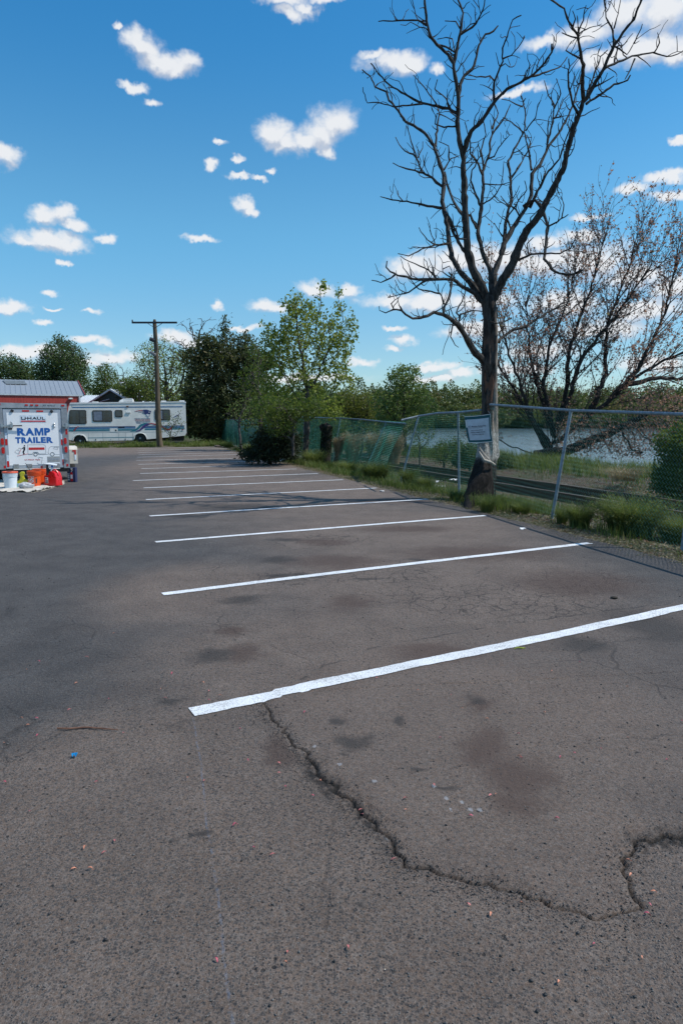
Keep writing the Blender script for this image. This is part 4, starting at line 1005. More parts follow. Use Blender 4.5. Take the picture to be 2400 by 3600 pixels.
grass('verge_grass', (.05, 2.3), (-3.5, 34), 52000, .19, .0042, 1, 'uneven green grass growing along the foot of the fence',
      dens=lambda s, t, c: sstep(c, .30, .55)*sstep(s, eo(t)+.10, eo(t)+.42)*(1-.75*sstep(s, 1.2, 2.3))*(.35+.65*(t > 3)))
grass('bank_grass', (7.6, 15.8), (-4, 45), 70000, .40, .011, 2, 'taller green grass along the lake bank beyond the track', dens=lambda s, t, c: sstep(c, .33, .52)*sstep(s, 7.8, 9.6))
grass('track_weeds', (1.8, 8.5), (-4, 38), 16000, .14, .005, 4, 'short scattered weeds between the fence and the track', dens=lambda s, t, c: .6*sstep(c, .5, .65))
grass('far_verge_grass', (-22, 1.2), (37.5, 42), 26000, .22, .014, 5, 'dark grass strip under the motorhome and cedar', dens=lambda s, t, c: sstep(c, .3, .5)*(s > -14.5))
# dry cuttings scattered over the lot edge
r = np.random.RandomState(9); n = 15000; s = r.normal(.20, .17, n); t = -3.5+34*r.rand(n)**1.6; s = s+edge_wob(t); x, y = xy(s, t)
zz = np.maximum(ground_h(x, y), np.where(s < edge_wob(t), .004, -9))+r.rand(n)*.015
dr = r.normal(size=(n, 3)); dr[:, 2] *= .12; V, F = leaf_quads(np.stack([x, y, zz+.006], 1), .075, r, 13, dirs=dr/np.linalg.norm(dr, axis=1)[:, None])
tag(npmesh('grass_cuttings', V, F, L_DRY, attrs={'rnd': np.repeat(r.rand(n), 4)}), 'dry straw coloured grass cuttings strewn along the asphalt edge', 'cuttings', kind='stuff')
n = 34000; s = r.uniform(.3, 15, n); t = -4+36*r.rand(n)**1.4; x, y = xy(s, t)
dr = r.normal(size=(n, 3)); dr[:, 2] *= .2; V, F = leaf_quads(np.stack([x, y, ground_h(x, y)+.012+.02*r.rand(n)], 1), .06, r, 3.2, dirs=dr/np.linalg.norm(dr, axis=1)[:, None])
L_LIT = leafmat('dead_leaf_litter', (.07,.035,.02), (.20,.12,.07), (.34,.28,.2), trans=.1)
tag(npmesh('leaf_litter', V, F, L_LIT, attrs={'rnd': np.repeat(r.rand(n), 4)}), 'brown dead leaves and stalks littering the ground by the track', 'leaf litter', kind='stuff')
# feathery weed clumps
L_FEA = leafmat('feathery_weed', (.075,.115,.035), (.17,.20,.065), (.32,.28,.12), trans=.5)
def clump(name, label, x, y, z, rad, h, n, w, mat, seed, cat='plant', group=None, lean=.8, part='stems'):
    r = np.random.RandomState(seed); a = r.rand(n)*2*PI; q_ = r.rand(n)**.6*rad*.55
    C = np.stack([np.cos(a)*q_, np.sin(a)*q_, np.zeros(n)], 1)
    d = np.stack([np.cos(a), np.sin(a), np.zeros(n)], 1)*1.0+r.normal(size=(n, 3))*.35; d[:, 2] = 0; d /= np.linalg.norm(d, axis=1)[:, None]
    V, F, kk = blades(C, h, w, r, lean*rad/h, d)
    # side leaflets make it feathery
    m_ = n*2; i = r.randint(0, n, m_); tt_ = r.uniform(.35, 1.0, m_)[:, None]; B0 = V.reshape(n, 6, 3)
    Q = np.where(tt_ < .55, B0[i, 0]*(1-tt_/.55)+B0[i, 2]*tt_/.55, B0[i, 2]*(1-(tt_-.55)/.45)+B0[i, 4]*(tt_-.55)/.45)
    V2, F2 = leaf_quads(Q, h*.11, r, 6); rn = r.rand(n)*.8+.1
    root = empty(name, (x, y, z), 0, label, cat, group)
    npmesh(part, V, F, mat, root, attrs={'rnd': np.repeat(rn, kk)})
    npmesh('foliage', V2, F2, mat, root, attrs={'rnd': np.repeat(np.clip(rn[i]+r.normal(size=m_)*.15, 0, 1), 4)})
GW = 'feathery weeds along the fence'
for i, (cx, cy, rad, h, n, lab) in enumerate([
    (2215,1865,.50,.56,2400,'largest feathery green weed clump right of the leaning fence post'),(2390,1880,.42,.40,1600,'feathery weed clump cut off by the right edge of the photo'),
    (2035,1850,.24,.36,900,'yellowish feathery weed just right of the leaning fence post'),(1975,1835,.14,.26,400,'tiny weed tuft at the foot of the leaning fence post'),
    (1320,1680,.50,.50,1500,'round weed clump between the two most leaning posts'),(1225,1655,.42,.40,1100,'weed clump just left of the most leaning post'),
    (1105,1632,.50,.60,1100,'bright weed clump by the far fence post beside the juniper'),(1495,1712,.26,.34,700,'weed clump left of the upright post by the sign'),
    (1440,1700,.30,.46,800,'dark weed clump at the foot of the second leaning post'),(1600,1755,.18,.22,400,'low weeds round the foot of the upright post'),
    (1745,1775,.20,.24,500,'low weeds right of the dead tree foot'),(1710,1800,.18,.30,450,'grassy weeds in front of the dead tree foot'),(1830,1800,.24,.2,500,'low pale weeds midway between dead tree and leaning post'),
    (800,1572,.40,.40,400,'small weeds at the foot of the far green fence'),(880,1588,.5,.5,500,'weeds between the far green fence and the juniper')]):
    g_ = G(cx, cy); clump('weed_clump', lab, g_[0], g_[1], float(ground_h(g_[0], g_[1]))-.01, rad, h, n, .0022+.00012*g_[1], L_FEA, 100+i, group=GW)
for i, (cx, cy, w_) in enumerate([(1237,1612,26), (1318,1612,28), (1385,1618,26), (1190,1600,14)]):
    b0 = P(cx, cy, 25.5); clump('reed_clump', ['tan dry reed clump left of the most leaning post','tan dry reed clump just right of the most leaning post','faded tan reed clump beside the second leaning post','small tan reed tuft beside the ivy stump'][i],
        b0[0], b0[1], b0[2]-.15, w_*1.25*25.5/2400, .98 if i < 3 else .7, 1700, .007, L_REED, 130+i, group='dry reeds behind the fence', lean=.75)
clump('twig_pile', 'heap of pale dry brush on the bank right of the leaning post', *P(2190,1690,19.5), .6, .5, 420, .006, L_REED, 140, cat='brush pile', lean=1.3)
# ================================================================= railway track
M_RUST = pmat('rusty_rail', (.075,.038,.026), .75, .1, .3, 9, (.15,.075,.048), .4)
M_RTOP = pmat('worn_rail_top', (.26,.19,.15), .45, .5, .2, 9)
M_TIE = pmat('old_sleeper_wood', (.05,.042,.035), .9, 0, .3, 9, (.10,.085,.07), .5)
tr = empty('railway_track', (*xy(5.6, 10), -.5), 0, 'old rusty railway track running behind the fence along the lake', 'railway')
trl = np.array([*xy(5.6, 10), -.5])
for s_ in (4.9, 6.36):
    mb = MB(); top = MB(); n = 30
    for i in range(n):
        t0, t1 = -8+i*2.0, -6+i*2.0
        def q(s, t, z): x, y = xy(s, t); return np.array([x, y, z])-trl
        w = lambda t: .03*math.sin(t*.6+s_)
        for (a, b_, z0, z1) in ((-.07,.07,-.52,-.49), (-.012,.012,-.49,-.30), (-.038,.038,-.305,-.262)):
            vs = [q(s_+a, t0, z0), q(s_+b_, t0, z0), q(s_+b_, t1, z0), q(s_+a, t1, z0), q(s_+a, t0, z1), q(s_+b_, t0, z1), q(s_+b_, t1, z1), q(s_+a, t1, z1)]
            mb.add(vs, [(0,3,2,1),(4,5,6,7),(0,1,5,4),(1,2,6,5),(2,3,7,6),(3,0,4,7)])
        top.add([q(s_-.03, t0, -.259), q(s_+.03, t0, -.259), q(s_+.03, t1, -.259), q(s_-.03, t1, -.259)], [(0,1,2,3)])
    rl = mb.build('rail', M_RUST, tr); top.build('rail_top', M_RTOP, rl)
r = np.random.RandomState(5)
for i in range(70):
    t = -6+i*.62+r.uniform(-.04, .04); mb = MB(); c = np.array([*xy(5.63, t), 0]); a = r.uniform(-.04, .04)
    e1 = np.array([EN[0], EN[1], 0]); e2 = np.array([ET[0], ET[1], 0]); e1, e2 = e1*math.cos(a)+e2*math.sin(a), e2*math.cos(a)-e1*math.sin(a)
    vs = [c+e1*x+e2*y+np.array([0, 0, z])-trl for z in (-.62, -.505+r.uniform(-.01, .02)) for x, y in ((-1.25,-.11),(1.25,-.11),(1.25,.11),(-1.25,.11))]
    mb.add(vs, [(0,3,2,1),(4,5,6,7),(0,1,5,4),(1,2,6,5),(2,3,7,6),(3,0,4,7)]).build('sleeper', M_TIE, tr)

# ================================================================= chain link fence
M_GALV = pmat('galvanised_pipe', (.17,.21,.25), .5, .35, .2, 14, (.26,.31,.36), .1)
M_WIRE = pmat('green_coated_wire', (.018,.16,.11), .45, 0, .25, 20)
M_WIRE2 = pmat('faded_green_wire', (.012,.14,.10), .45, 0, .3, 20, (.05,.20,.16))
M_SLAT = pmat('green_privacy_weave', (.010,.10,.075), .5, 0, .35, 8, (.02,.17,.13))
def lerp(a, b_, t): return a+(b_-a)*t
def fence(label, posts, rails, mesh_pts, wire, w=.055, rad=.0022, group='runs of chain link fence', slat=None):
    """posts: (base, top); rails: polylines; mesh_pts: list of (bottom, top) along the run"""
    o_ = np.array(posts[0][0], float); root = empty('chain_link_fence', tuple(o_), 0, label, 'fence', group)
    for a, b_ in posts:
        MB().tube([np.array(a)-o_-[0,0,.05], np.array(b_)-o_], .026, 10).build('post', M_GALV, root, smooth=True)
        for t in (.35, .62, .9):
            c = lerp(np.array(a), np.array(b_), t)-o_; MB().lathe([(.030,-.007),(.030,.007)], c, 10).build('tie_band', M_GALV, root)
    for pl in rails: MB().tube([np.array(p_)-o_ for p_ in pl], .0225, 10).build('top_rail', M_GALV, root, smooth=True)
    B = np.array([m_[0] for m_ in mesh_pts], float)-o_; T = np.array([m_[1] for m_ in mesh_pts], float)-o_
    L = np.concatenate([[0], np.cumsum(np.linalg.norm(np.diff((B+T)/2, axis=0), axis=1))]); tot = L[-1]
    n = int(tot/w); nz = int(1.85/(w*.52)); r_ = np.random.RandomState(int(tot*100) % 9999)
    # sag and bulge of the sheet
    amp = .05
    V = []; F = []
    kk = np.arange(n+1)[:, None]; jj = np.arange(nz+1)[None]
    a = (kk+np.where(jj % 2 == 0, -.5, .5))*w; a = np.clip(a, 0, tot-1e-6); h = np.broadcast_to(jj/nz, a.shape)
    i = np.clip(np.searchsorted(L, a.ravel(), 'right')-1, 0, len(L)-2); f = ((a.ravel()-L[i])/(L[i+1]-L[i]))[:, None]
    hb = h.ravel()[:, None]
    Pt = (B[i]*(1-f)+B[i+1]*f)*(1-hb)+(T[i]*(1-f)+T[i+1]*f)*hb
    nrm = np.array([EN[0], EN[1], 0])
    bul = (vn.f(a.ravel()*1.3, h.ravel()*2+5, 3)-.5)*2*amp*np.sin(PI*np.clip(h.ravel(), 0, 1))
    Pt = Pt+nrm*bul[:, None]; Pt = Pt+(np.where(np.broadcast_to(jj % 2 == 0, a.shape).ravel(), 1, -1)*rad*.9)[:, None]*nrm
    N = Pt; par = np.arange(len(N))-1; idx = np.arange(len(N)).reshape(n+1, nz+1)[:, 1:].ravel()
    R = np.full(len(N), rad)
    V, F = tubes_np(N, par, R, idx, 3)
    npmesh('wire_mesh', V, F, wire, root, smooth=True)
    if slat is not None:
        # woven strips standing in the diamonds
        k = int(tot/.11); r_ = np.random.RandomState(4); V = []; F = []
        for q_ in range(k):
            if r_.rand() < .25: continue
            a0 = q_*.11; i0 = min(np.searchsorted(L, a0, 'right')-1, len(L)-2); f0 = (a0-L[i0])/(L[i0+1]-L[i0]); a1 = min(1, f0+.085/(L[i0+1]-L[i0]))
            bb = lerp(B[i0], B[i0+1], f0); tp = lerp(T[i0], T[i0+1], f0); b2 = lerp(B[i0], B[i0+1], a1); t2 = lerp(T[i0], T[i0+1], a1); h0, h1 = r_.uniform(0, .06), r_.uniform(.93, 1)
            e = nrm*.004; vs = [lerp(bb, tp, h0)+e, lerp(b2, t2, h0)+e, lerp(b2, t2, h1)+e, lerp(bb, tp, h1)+e]; k0 = len(V)
            V += vs+[v-2*e for v in vs]; F += [(k0, k0+1, k0+2, k0+3), (k0+7, k0+6, k0+5, k0+4), (k0, k0+4, k0+5, k0+1), (k0+1, k0+5, k0+6, k0+2), (k0+2, k0+6, k0+7, k0+3), (k0+3, k0+7, k0+4, k0)]
        npmesh('privacy_weave', np.array(V), np.array(F), slat, root)
    return root
def base_(x, y, dz=0): 
    g = G(x, y, dz); return g
bF, bE, bD, bC, bB, bA, bZ = base_(1937,1825,-.06), base_(1613,1742,-.06), base_(1403,1706,-.08), base_(1273,1668,-.10), base_(1164,1638,-.12), base_(1069,1614,-.12), base_(1004,1606,-.12)
tp = lambda x, y, bp: P(x, y, bp[1])
tF, tE, tD, tC, tB, tA, tZ = tp(2005,1445,bF), tp(1610,1450,bE), tp(1470,1464,bD), tp(1358,1484,bC), tp(1197,1470,bB), tp(1068,1467,bA), tp(1004,1468,bZ)
# near run, beyond the right edge of the photo too
dirn = (bF-bE)/np.linalg.norm(bF-bE); g1 = bF+dirn*3.0; g1[2] = -.05; h1 = np.array([g1[0]+.10, g1[1], 1.60])
rl0 = P(1722,1422,13.0)
spur = np.array([0, 0, .035])
mid = lambda b0, t0, b1, t1, f: (lerp(b0, b1, f), lerp(t0, t1, f))
tree_b = G(1745, 1765, -.08); tree_b[1] = 13.2; tree_b[0] = P(1745,1765,13.2)[0]
fence('near run of green chain link fence on a high rail right of the dead tree', [(bF, tF), (g1, h1)],
      [[rl0, tF+[0,0,.01], h1, h1+dirn*2]], [((P(1735,1752,13.0)), rl0+spur), (bF+[0,0,.04], tF+spur+[0,0,.01]), (g1+[0,0,.03], h1+spur), (g1+dirn*2, h1+dirn*2+spur)], M_WIRE2, .064, .0027)
rm = [P(1410,1477,16.4), P(1470,1463,16.5), P(1540,1452,15.0), tE, P(1690,1442,13.5)]
fence('middle run of green chain link fence between the most leaning posts and the dead tree', [(bE, tE), (bD, tD)],
      [rm], [(P(1730,1752,13.35), P(1722,1440,13.35)+spur), (P(1690,1765,13.5), rm[-1]+spur), (bE+[0,0,.04], tE+spur), (bD+[0,0,.05], tD+spur), (lerp(bD, bC, .45), P(1410,1482,17.6)+spur)], M_WIRE, .050, .0026)
rleft = [P(1424,1489,17.3), tC, lerp(tC, tB, .5)+[0,0,.02], tB, tA, tZ]
fence('far run of leaning green chain link fence left of the overlapping rails', [(bC, tC), (bB, tB), (bA, tA), (bZ, tZ)],
      [rleft], [(lerp(bD, bC, .45), rleft[0]+spur), (bC+[0,0,.05], tC+spur), (bB+[0,0,.05], tB+spur), (bA, tA+spur), (bZ, tZ+spur)], M_WIRE, .050, .0028)
q1, q2, q3, q0_ = base_(773,1560,-.05), base_(821,1568,-.05), base_(845,1574,-.05), base_(985,1600,-.1)
t1_, t2_, t3_, t0_ = tp(773,1475,q1), tp(821,1475,q2), tp(845,1475,q3), tp(985,1468,q0_)
fence('farthest run of chain link fence filled with green privacy weave beside the cedar', [(q1, t1_), (q2, t2_), (q3, t3_)], [[t1_, t2_, t3_, t0_]],
      [(q1, t1_), (q2, t2_), (q3, t3_), (q0_, t0_)], M_WIRE, .09, .0035, slat=M_SLAT)

# ================================================================= banner on the fence
SG = [P(1631,1464,13.12), P(1722,1455,12.9), P(1731,1553,12.9), P(1646,1557,13.12)]      # TL TR BR BL
def sign_pt(u, v, off=0.):
    top = lerp(SG[0], SG[1], u); bot = lerp(SG[3], SG[2], u); p_ = lerp(top, bot, v)
    p_ = p_+np.array([.010*math.sin(PI*v)*(-1), 0, 0])+np.array([0, -1, 0])*(.025*math.sin(2.4*u+1.1*v)+.010*math.sin(5*v+u)+off)
    p_[2] += -.008*math.sin(PI*u)
    return p_
so_ = sign_pt(.5, .5); SR = empty('banner_sign', tuple(so_), 0, 'white and teal cloth parking sign tied to the fence in front of the painted trunk', 'sign')
M_TEAL = pmat('teal_cloth', (.012,.085,.10), .8, 0, .12, 20); M_BAN = pmat('banner_cloth', (.50,.54,.60), .85, 0, .08, 14); M_INK = pmat('dark_ink', (.04,.05,.08), .8); M_HEM = pmat('white_hem', (.62,.62,.6), .8)
def patch_(nm, mat, u0, u1, v0, v1, off, thick=.0015):
    n = 18; V = []; 
    for k in (0, 1):
        for i in range(n+1):
            for j in range(n+1): V.append(sign_pt(lerp(u0, u1, i/n), lerp(v0, v1, j/n), off-(k*thick))-so_)
    F = gridfaces(n+1, n+1); F = np.concatenate([F, (F+(n+1)**2)[:, ::-1]])
    return npmesh(nm, np.array(V), F, mat, SR, smooth=True)
patch_('border', M_TEAL, 0, 1, .02, .985, 0.); patch_('panel', M_BAN, .075, .93, .125, .90, .003); patch_('hem', M_HEM, 0, 1, 0, .022, .003); patch_('hem', M_HEM, 0, 1, .975, 1.0, .003)
patch_('hem', M_HEM, .985, 1.0, .02, .98, .003); patch_('curled_edge', M_HEM, .012, .07, .14, .42, .006)
mb = MB(); sm = lambda x, y, z: tuple(sign_pt(x, z, .006-y*.2)-so_)
fl = lambda x, y, z: sm(x, y, 1-z)
fit_text(mb, 'H.C. Members Parking Only', .10, .80, 1-.44, 1-.36, 0, off=.01, ext=.0004, map=fl)
fit_text(mb, 'RIGHTS OF PARKING SPACES ARE', .20, .66, 1-.553, 1-.515, 0, off=.012, ext=.0004, map=fl)
fit_text(mb, 'RESERVED FOR MEMBERS. VIOLATORS', .175, .74, 1-.633, 1-.590, 0, off=.012, ext=.0004, map=fl)
fit_text(mb, 'WILL BE TOWED AT OWNERS EXPENSE', .21, .69, 1-.713, 1-.672, 0, off=.012, ext=.0004, map=fl)
mb.build('lettering', M_INK, SR); patch_('underline', M_INK, .12, .64, .445, .452, .005)
mb = MB(); mb.tube([SG[0]-so_, SG[0]-so_+[-.02,.12,.03]], .004, 5); mb.tube([SG[1]-so_, SG[1]-so_+[.0,.2,.06]], .004, 5); mb.tube([SG[2]-so_, SG[2]-so_+[.02,.2,.0]], .004, 5)
mb.build('tie_wire', M_GALV, SR)

# ================================================================= utility pole
pb = P(565,1560,44.3); pb[2] = float(ground_h(pb[0], pb[1])); UP = empty('utility_pole', tuple(pb), 0, 'weathered wooden utility pole with one bare crossarm in front of the motorhome', 'utility pole')
M_POLE = pmat('weathered_pole', (.070,.052,.032), .9, 0, .3, 9, (.13,.10,.065), .5, streak=True); M_XARM = pmat('grey_crossarm', (.045,.055,.065), .8, 0, .3, 12)
pp = lambda x, y, d=0: P(x, y, 44.3+d)-pb
M1 = [(560,1545),(556,1450),(553,1330),(549,1220),(544,1135),(544,1123)]
MB().tube([(0,0,-.3)]+[pp(*a) for a in M1], [.20,.19,.165,.15,.135,.12,.07], 14).build('pole', M_POLE, UP, smooth=True)
mb = MB(); a = pp(464,1134,-.18); b_ = pp(623,1135,-.18); mb.box(a[0], b_[0], a[1]-.05, a[1]+.05, a[2]-.055, a[2]+.055); mb.build('crossarm', M_XARM, UP, bevel=.01)
for x0 in (520, 570): MB().tube([pp(x0,1137,-.25), pp(545,1153,-.2)], .018, 6).build('brace', M_XARM, UP)
mb = MB(); mb.lathe([(.03,0),(.05,.03),(.035,.07),(.05,.10),(.02,.13)], pp(466,1131,-.18), 10); mb.build('insulator', M_XARM, UP, smooth=True)
mb = MB(); mb.box(-.16,.16,-.12,.12,-.10,.10); o = mb.build('floodlight', M_XARM, UP, bevel=.03); o.location = pp(535,1194,-.2); o.rotation_euler = (.5,.3,.4)
MB().tube([pp(535,1194,-.2), pp(547,1200)], .025, 6).build('bracket', M_XARM, UP)
mb = MB(); mb.box(-.2,.2,-.1,.1,-.08,.08); o = mb.build('lamp_head', pmat('lamp_grey', (.2,.2,.21), .6), UP, bevel=.03); o.location = pp(538,1243,-.2); o.rotation_euler = (.2,.5,0)
sp = P(432,1348,70); s2 = P(458,1480,70); SL = empty('floodlight_pole', tuple(s2), 0, 'distant pole carrying a white floodlight above the green shed', 'lamp post')
MB().tube([s2-s2, P(457,1345,70)-s2], [.10,.08], 8).build('pole', M_POLE, SL); MB().tube([P(457,1350,70)-s2, sp-s2], .03, 6).build('arm', M_XARM, SL)
mb = MB(); mb.box(-.32,.32,-.25,.2,-.18,.18); o = mb.build('lamp_head', pmat('white_lamp', (.7,.72,.75), .5), SL, bevel=.05); o.location = tuple(sp-s2); o.rotation_euler = (.5,0,0)
for xx, lab in ((493,'left'), (517,'right')):
    s3 = P(xx,1480,64); rt = empty('wooden_post', tuple(s3), 0, 'bare wooden post behind the motorhome roof, %s one of the pair' % lab, 'post', 'posts behind the motorhome')
    MB().tube([s3-s3, P(xx-2,1378 if lab == 'left' else 1352,64)-s3], [.13,.11], 8).build('pole', M_POLE, rt)

# ================================================================= buildings
M_RED = None
m, q, b, o = new_mat('red_metal_siding'); p = q.pos(); ribs = q.m('ABSOLUTE', q.m('SINE', q.m('MULTIPLY', q.xyz(p)[0], 14.)))
q.put(b.inputs['Base Color'], q.mix(q.ss(q.noise(p, 3, 4, .6), .3, .7), (.36,.040,.030), (.42,.055,.042))); b.inputs['Roughness'].default_value = .55
bump(q, b, q.ss(ribs, .0, .25), .5, .03); M_RED = m
m, q, b, o = new_mat('ribbed_metal_roof'); p = q.pos()
q.put(b.inputs['Base Color'], q.mix(q.noise(p, 2, 4, .6), (.25,.28,.31), (.32,.35,.385))); b.inputs['Roughness'].default_value = .5; b.inputs['Metallic'].default_value = .25; M_ROOF = m
M_TRIM = pmat('pale_grey_trim', (.50,.54,.58), .5); M_SKYL = pmat('dirty_skylight', (.13,.15,.16), .6, 0, .3, 6); M_WHITE = pmat('white_paint', (.68,.68,.66), .5, 0, .06, 3); M_DGREEN = pmat('dark_green_siding', (.010,.035,.030), .6, 0, .2, 4)
# red barn: local x along its front, y to the back
rc = P(286,1480,60.0); BX = np.array([.90,.43,0]); bang = math.atan2(BX[1], BX[0])
BN = empty('red_barn', (rc[0], rc[1], -.1), bang, 'long red metal barn with a pale ribbed roof at the left edge', 'barn')
EV = 98*60/2400+1.5+.1; RG = EV+1.35; DP = 11.0
mb = MB(); mb.box(-34, 0, 0, DP, 0, EV-.15); mb.prism([(0, EV-.15), (DP, EV-.15), (DP/2, RG-.2)], -34, 0, 'x'); mb.build('wall', M_RED, BN)
mb = MB(); mb.add([(-34.4,-.03,EV-.12),(.35,-.03,EV-.12),(.35,DP/2,RG),(-34.4,DP/2,RG),(-34.4,-.03,EV-.02),(.35,-.03,EV-.02),(.35,DP/2,RG+.10),(-34.4,DP/2,RG+.10)], [(0,3,2,1),(4,5,6,7),(0,1,5,4),(1,2,6,5),(2,3,7,6),(3,0,4,7)])
mb.add([(-34.4,DP/2,RG),(.35,DP/2,RG),(.35,DP+.45,EV-.12),(-34.4,DP+.45,EV-.12),(-34.4,DP/2,RG+.10),(.35,DP/2,RG+.10),(.35,DP+.45,EV-.02),(-34.4,DP+.45,EV-.02)], [(0,3,2,1),(4,5,6,7),(0,1,5,4),(1,2,6,5),(2,3,7,6),(3,0,4,7)])
for i in range(86):
    x = -34.2+i*.40
    mb.add([(x,-.035,EV-.02),(x+.07,-.035,EV-.02),(x+.07,DP/2,RG+.10),(x,DP/2,RG+.10),(x,-.035,EV+.01),(x+.07,-.035,EV+.01),(x+.07,DP/2,RG+.13),(x,DP/2,RG+.13)], [(0,3,2,1),(4,5,6,7),(0,1,5,4),(1,2,6,5),(2,3,7,6),(3,0,4,7)])
rf = mb.build('roof', M_ROOF, BN)
mb = MB(); mb.box(-34.4,.37,-.075,-.037,EV-.13,EV-.01); mb.build('gutter', M_TRIM, BN)
MB().tube([(.36,DP*.5,RG+.12),(.40,-.2,EV)], .07, 6).build('roof_edge', pmat('red_trim', (.25,.04,.035), .5), BN)
for x0, w_ in ((-13.0, 1.7), (-6.2, 1.7)):
    y0, y1 = .62, .88
    f = lambda x, t: (x, -.03+(DP/2+.03)*t, EV-.02+(RG+.10-EV+.02)*t+.075)
    MB().add([f(x0+.5,y0), f(x0+w_+.5,y0), f(x0+w_+.2,y1), f(x0+.2,y1)], [(0,1,2,3)]).build('skylight', M_SKYL, BN)
mb = MB(); mb.box(-9.6,-8.9,-.40,-.004,EV-.75,EV-.45); mb.build('lamp', M_SKYL, BN, bevel=.04)
mb = MB(); mb.box(-.95,-.6,-.3,-.004,EV-.42,EV-.28); mb.build('lamp', M_WHITE, BN, bevel=.04)
MB().box(-.10,.03,-.09,-.003,0,EV-.15).build('corner_trim', M_TRIM, BN)
# white roofed outbuilding and the green gabled shed
w0 = P(286,1480,67); w1 = P(372,1480,67); zt = P(300,1389,67)[2]; ze = P(300,1416,67)[2]
WB = empty('white_outbuilding', (w0[0]-.3, 67, -.1), 0, 'low building with a pale corrugated roof between the red barn and the green shed', 'building'); L_ = w1[0]-w0[0]
MB().box(0, L_, .3, 5, 0, ze).build('wall', M_WHITE, WB)
mb = MB(); mb.add([(-.3,0,ze),(L_,0,ze),(L_,2.6,zt+.1),(-.3,2.6,zt+.1),(-.3,0,ze+.08),(L_,0,ze+.08),(L_,2.6,zt+.18),(-.3,2.6,zt+.18)], [(0,3,2,1),(4,5,6,7),(0,1,5,4),(1,2,6,5),(2,3,7,6),(3,0,4,7)])
for i in range(14): x = -.2+i*.2*1.0; mb.add([(x,-.01,ze+.08),(x+.04,-.01,ze+.08),(x+.04,2.6,zt+.18),(x,2.6,zt+.18),(x,-.01,ze+.11),(x+.04,-.01,ze+.11),(x+.04,2.6,zt+.21),(x,2.6,zt+.21)], [(0,3,2,1),(4,5,6,7),(0,1,5,4),(1,2,6,5),(2,3,7,6),(3,0,4,7)])
mb.build('roof', M_TRIM, WB)
ga = P(386,1366,64); gl = P(302,1420,64); gr = P(462,1412,64)
GS = empty('green_shed', (ga[0], 64, -.1), 0, 'dark green gabled shed with pale roof edges behind the motorhome', 'shed')
zl = gl[2]+.1; xr, xl = gr[0]-ga[0], gl[0]-ga[0]; za = ga[2]+.1; zr = gr[2]+.1
MB().prism([(xl+.4, 0), (xr-.4, 0), (xr-.4, zr), (0, za-.25), (xl+.4, zl)], .3, 8).build('wall', M_DGREEN, GS)
for xa, z_, nm in ((xl, zl, 'l'), (xr, zr, 'r')):
    mb = MB(); mb.prism([(0, za-.16), (0, za), (xa, z_), (xa, z_-.16)] if xa < 0 else [(0, za), (0, za-.16), (xa, z_-.16), (xa, z_)], 0, 8.3); mb.build('roof', M_TRIM, GS)
MB().tube([(xl*.45, .22, zl+.2), (-.3*abs(xl)*.2, .22, za-.95)], .035, 5).build('trim', M_TRIM, GS)

# ================================================================= motorhome
KX = .3189*46.5/2400
rv0 = P(238,1560,46.4); ra = math.radians(14)
RV = empty('motorhome', (rv0[0], rv0[1], .02), ra, 'long white motorhome with teal and purple stripes parked beyond the far end', 'motorhome')

CX = KX*.975
fx_ = lambda c: (c-120)*CX
fz_ = lambda c: 1.5+(1373-c)*KX-.02-(0)
M_RVW = pmat('aged_white_gelcoat', (.72,.70,.64), .45, 0, .07, 1.6, (.80,.77,.71)); M_GLASS = pmat('dark_window_glass', (.018,.026,.032), .12, 0, .4, 2.5, (.05,.065,.07), spec=.8)
M_BLK = pmat('black_rubber', (.014,.014,.015), .8, 0, .3, 12, (.035,.034,.033)); M_TEALP = pmat('teal_stripe', (.02,.17,.22), .5); M_NAVY = pmat('navy_stripe', (.02,.035,.13), .5); M_PURP = pmat('purple_stripe', (.06,.035,.16), .5)
M_REDP = pmat('red_stripe', (.32,.02,.03), .5); M_BLUP = pmat('blue_stripe', (.03,.13,.28), .5); M_GREYP = pmat('grey_plastic', (.30,.31,.31), .6); M_CHR = pmat('dull_chrome', (.42,.43,.45), .3, .8); M_CURT = pmat('pale_curtain', (.16,.19,.24), .7, 0, .2, 5)
fd = lambda pts: [(fx_(a), fz_(c)) for a, c in pts]
body = fd([(120,1380),(122,1330),(150,1205),(165,1165),(185,1157),(1395,1136),(1425,1140),(1428,1480),(1410,1512),(980,1552),(975,1540),(960,1505),(935,1488),(885,1488),(858,1505),(842,1545),(830,1562),(345,1570),(322,1566),(310,1530),(285,1505),(230,1505),(198,1525),(182,1560),(150,1556),(122,1540)])
mb = MB(); mb.prism(body, 0, 2.4); bd = mb.build('body', M_RVW, RV)
# white roof cap
MB().prism(fd([(160,1166),(175,1150),(1400,1128),(1432,1132),(1432,1146),(1396,1140)]), -.025, 2.42).build('roof', M_WHITE, RV)
def rwin(nm, x0, x1, z0, z1, cut=0, split=None):
    a, b_, c, d = fx_(x0), fx_(x1), fz_(z1), fz_(z0); r_ = .07
    def rrect(a, b_, c, d, r_, cut=0):
        pts = []
        for cx, cz, t0 in ((b_-r_, d-r_, 0), (a+r_+cut, d-r_, 90), (a+r_, c+r_, 180), (b_-r_, c+r_, 270)):
            for k in range(5): t = math.radians(t0+k*22.5); pts.append((cx+r_*math.cos(t), cz+r_*math.sin(t)))
        return pts
    f = MB().prism(rrect(a-.03, b_+.03, c-.03, d+.03, r_+.02, cut), -.022, .01).build(nm, M_BLK, RV)
    MB().prism(rrect(a+.02, b_-.02, c+.02, d-.02, r_, cut), -.030, -.0225).build('pane', M_GLASS, f)
    if split: MB().box(lerp(a, b_, split)-.02, lerp(a, b_, split)+.02, -.036, -.0305, c+.02, d-.02).build('bar', M_BLK, f)
    return f, a, b_, c, d
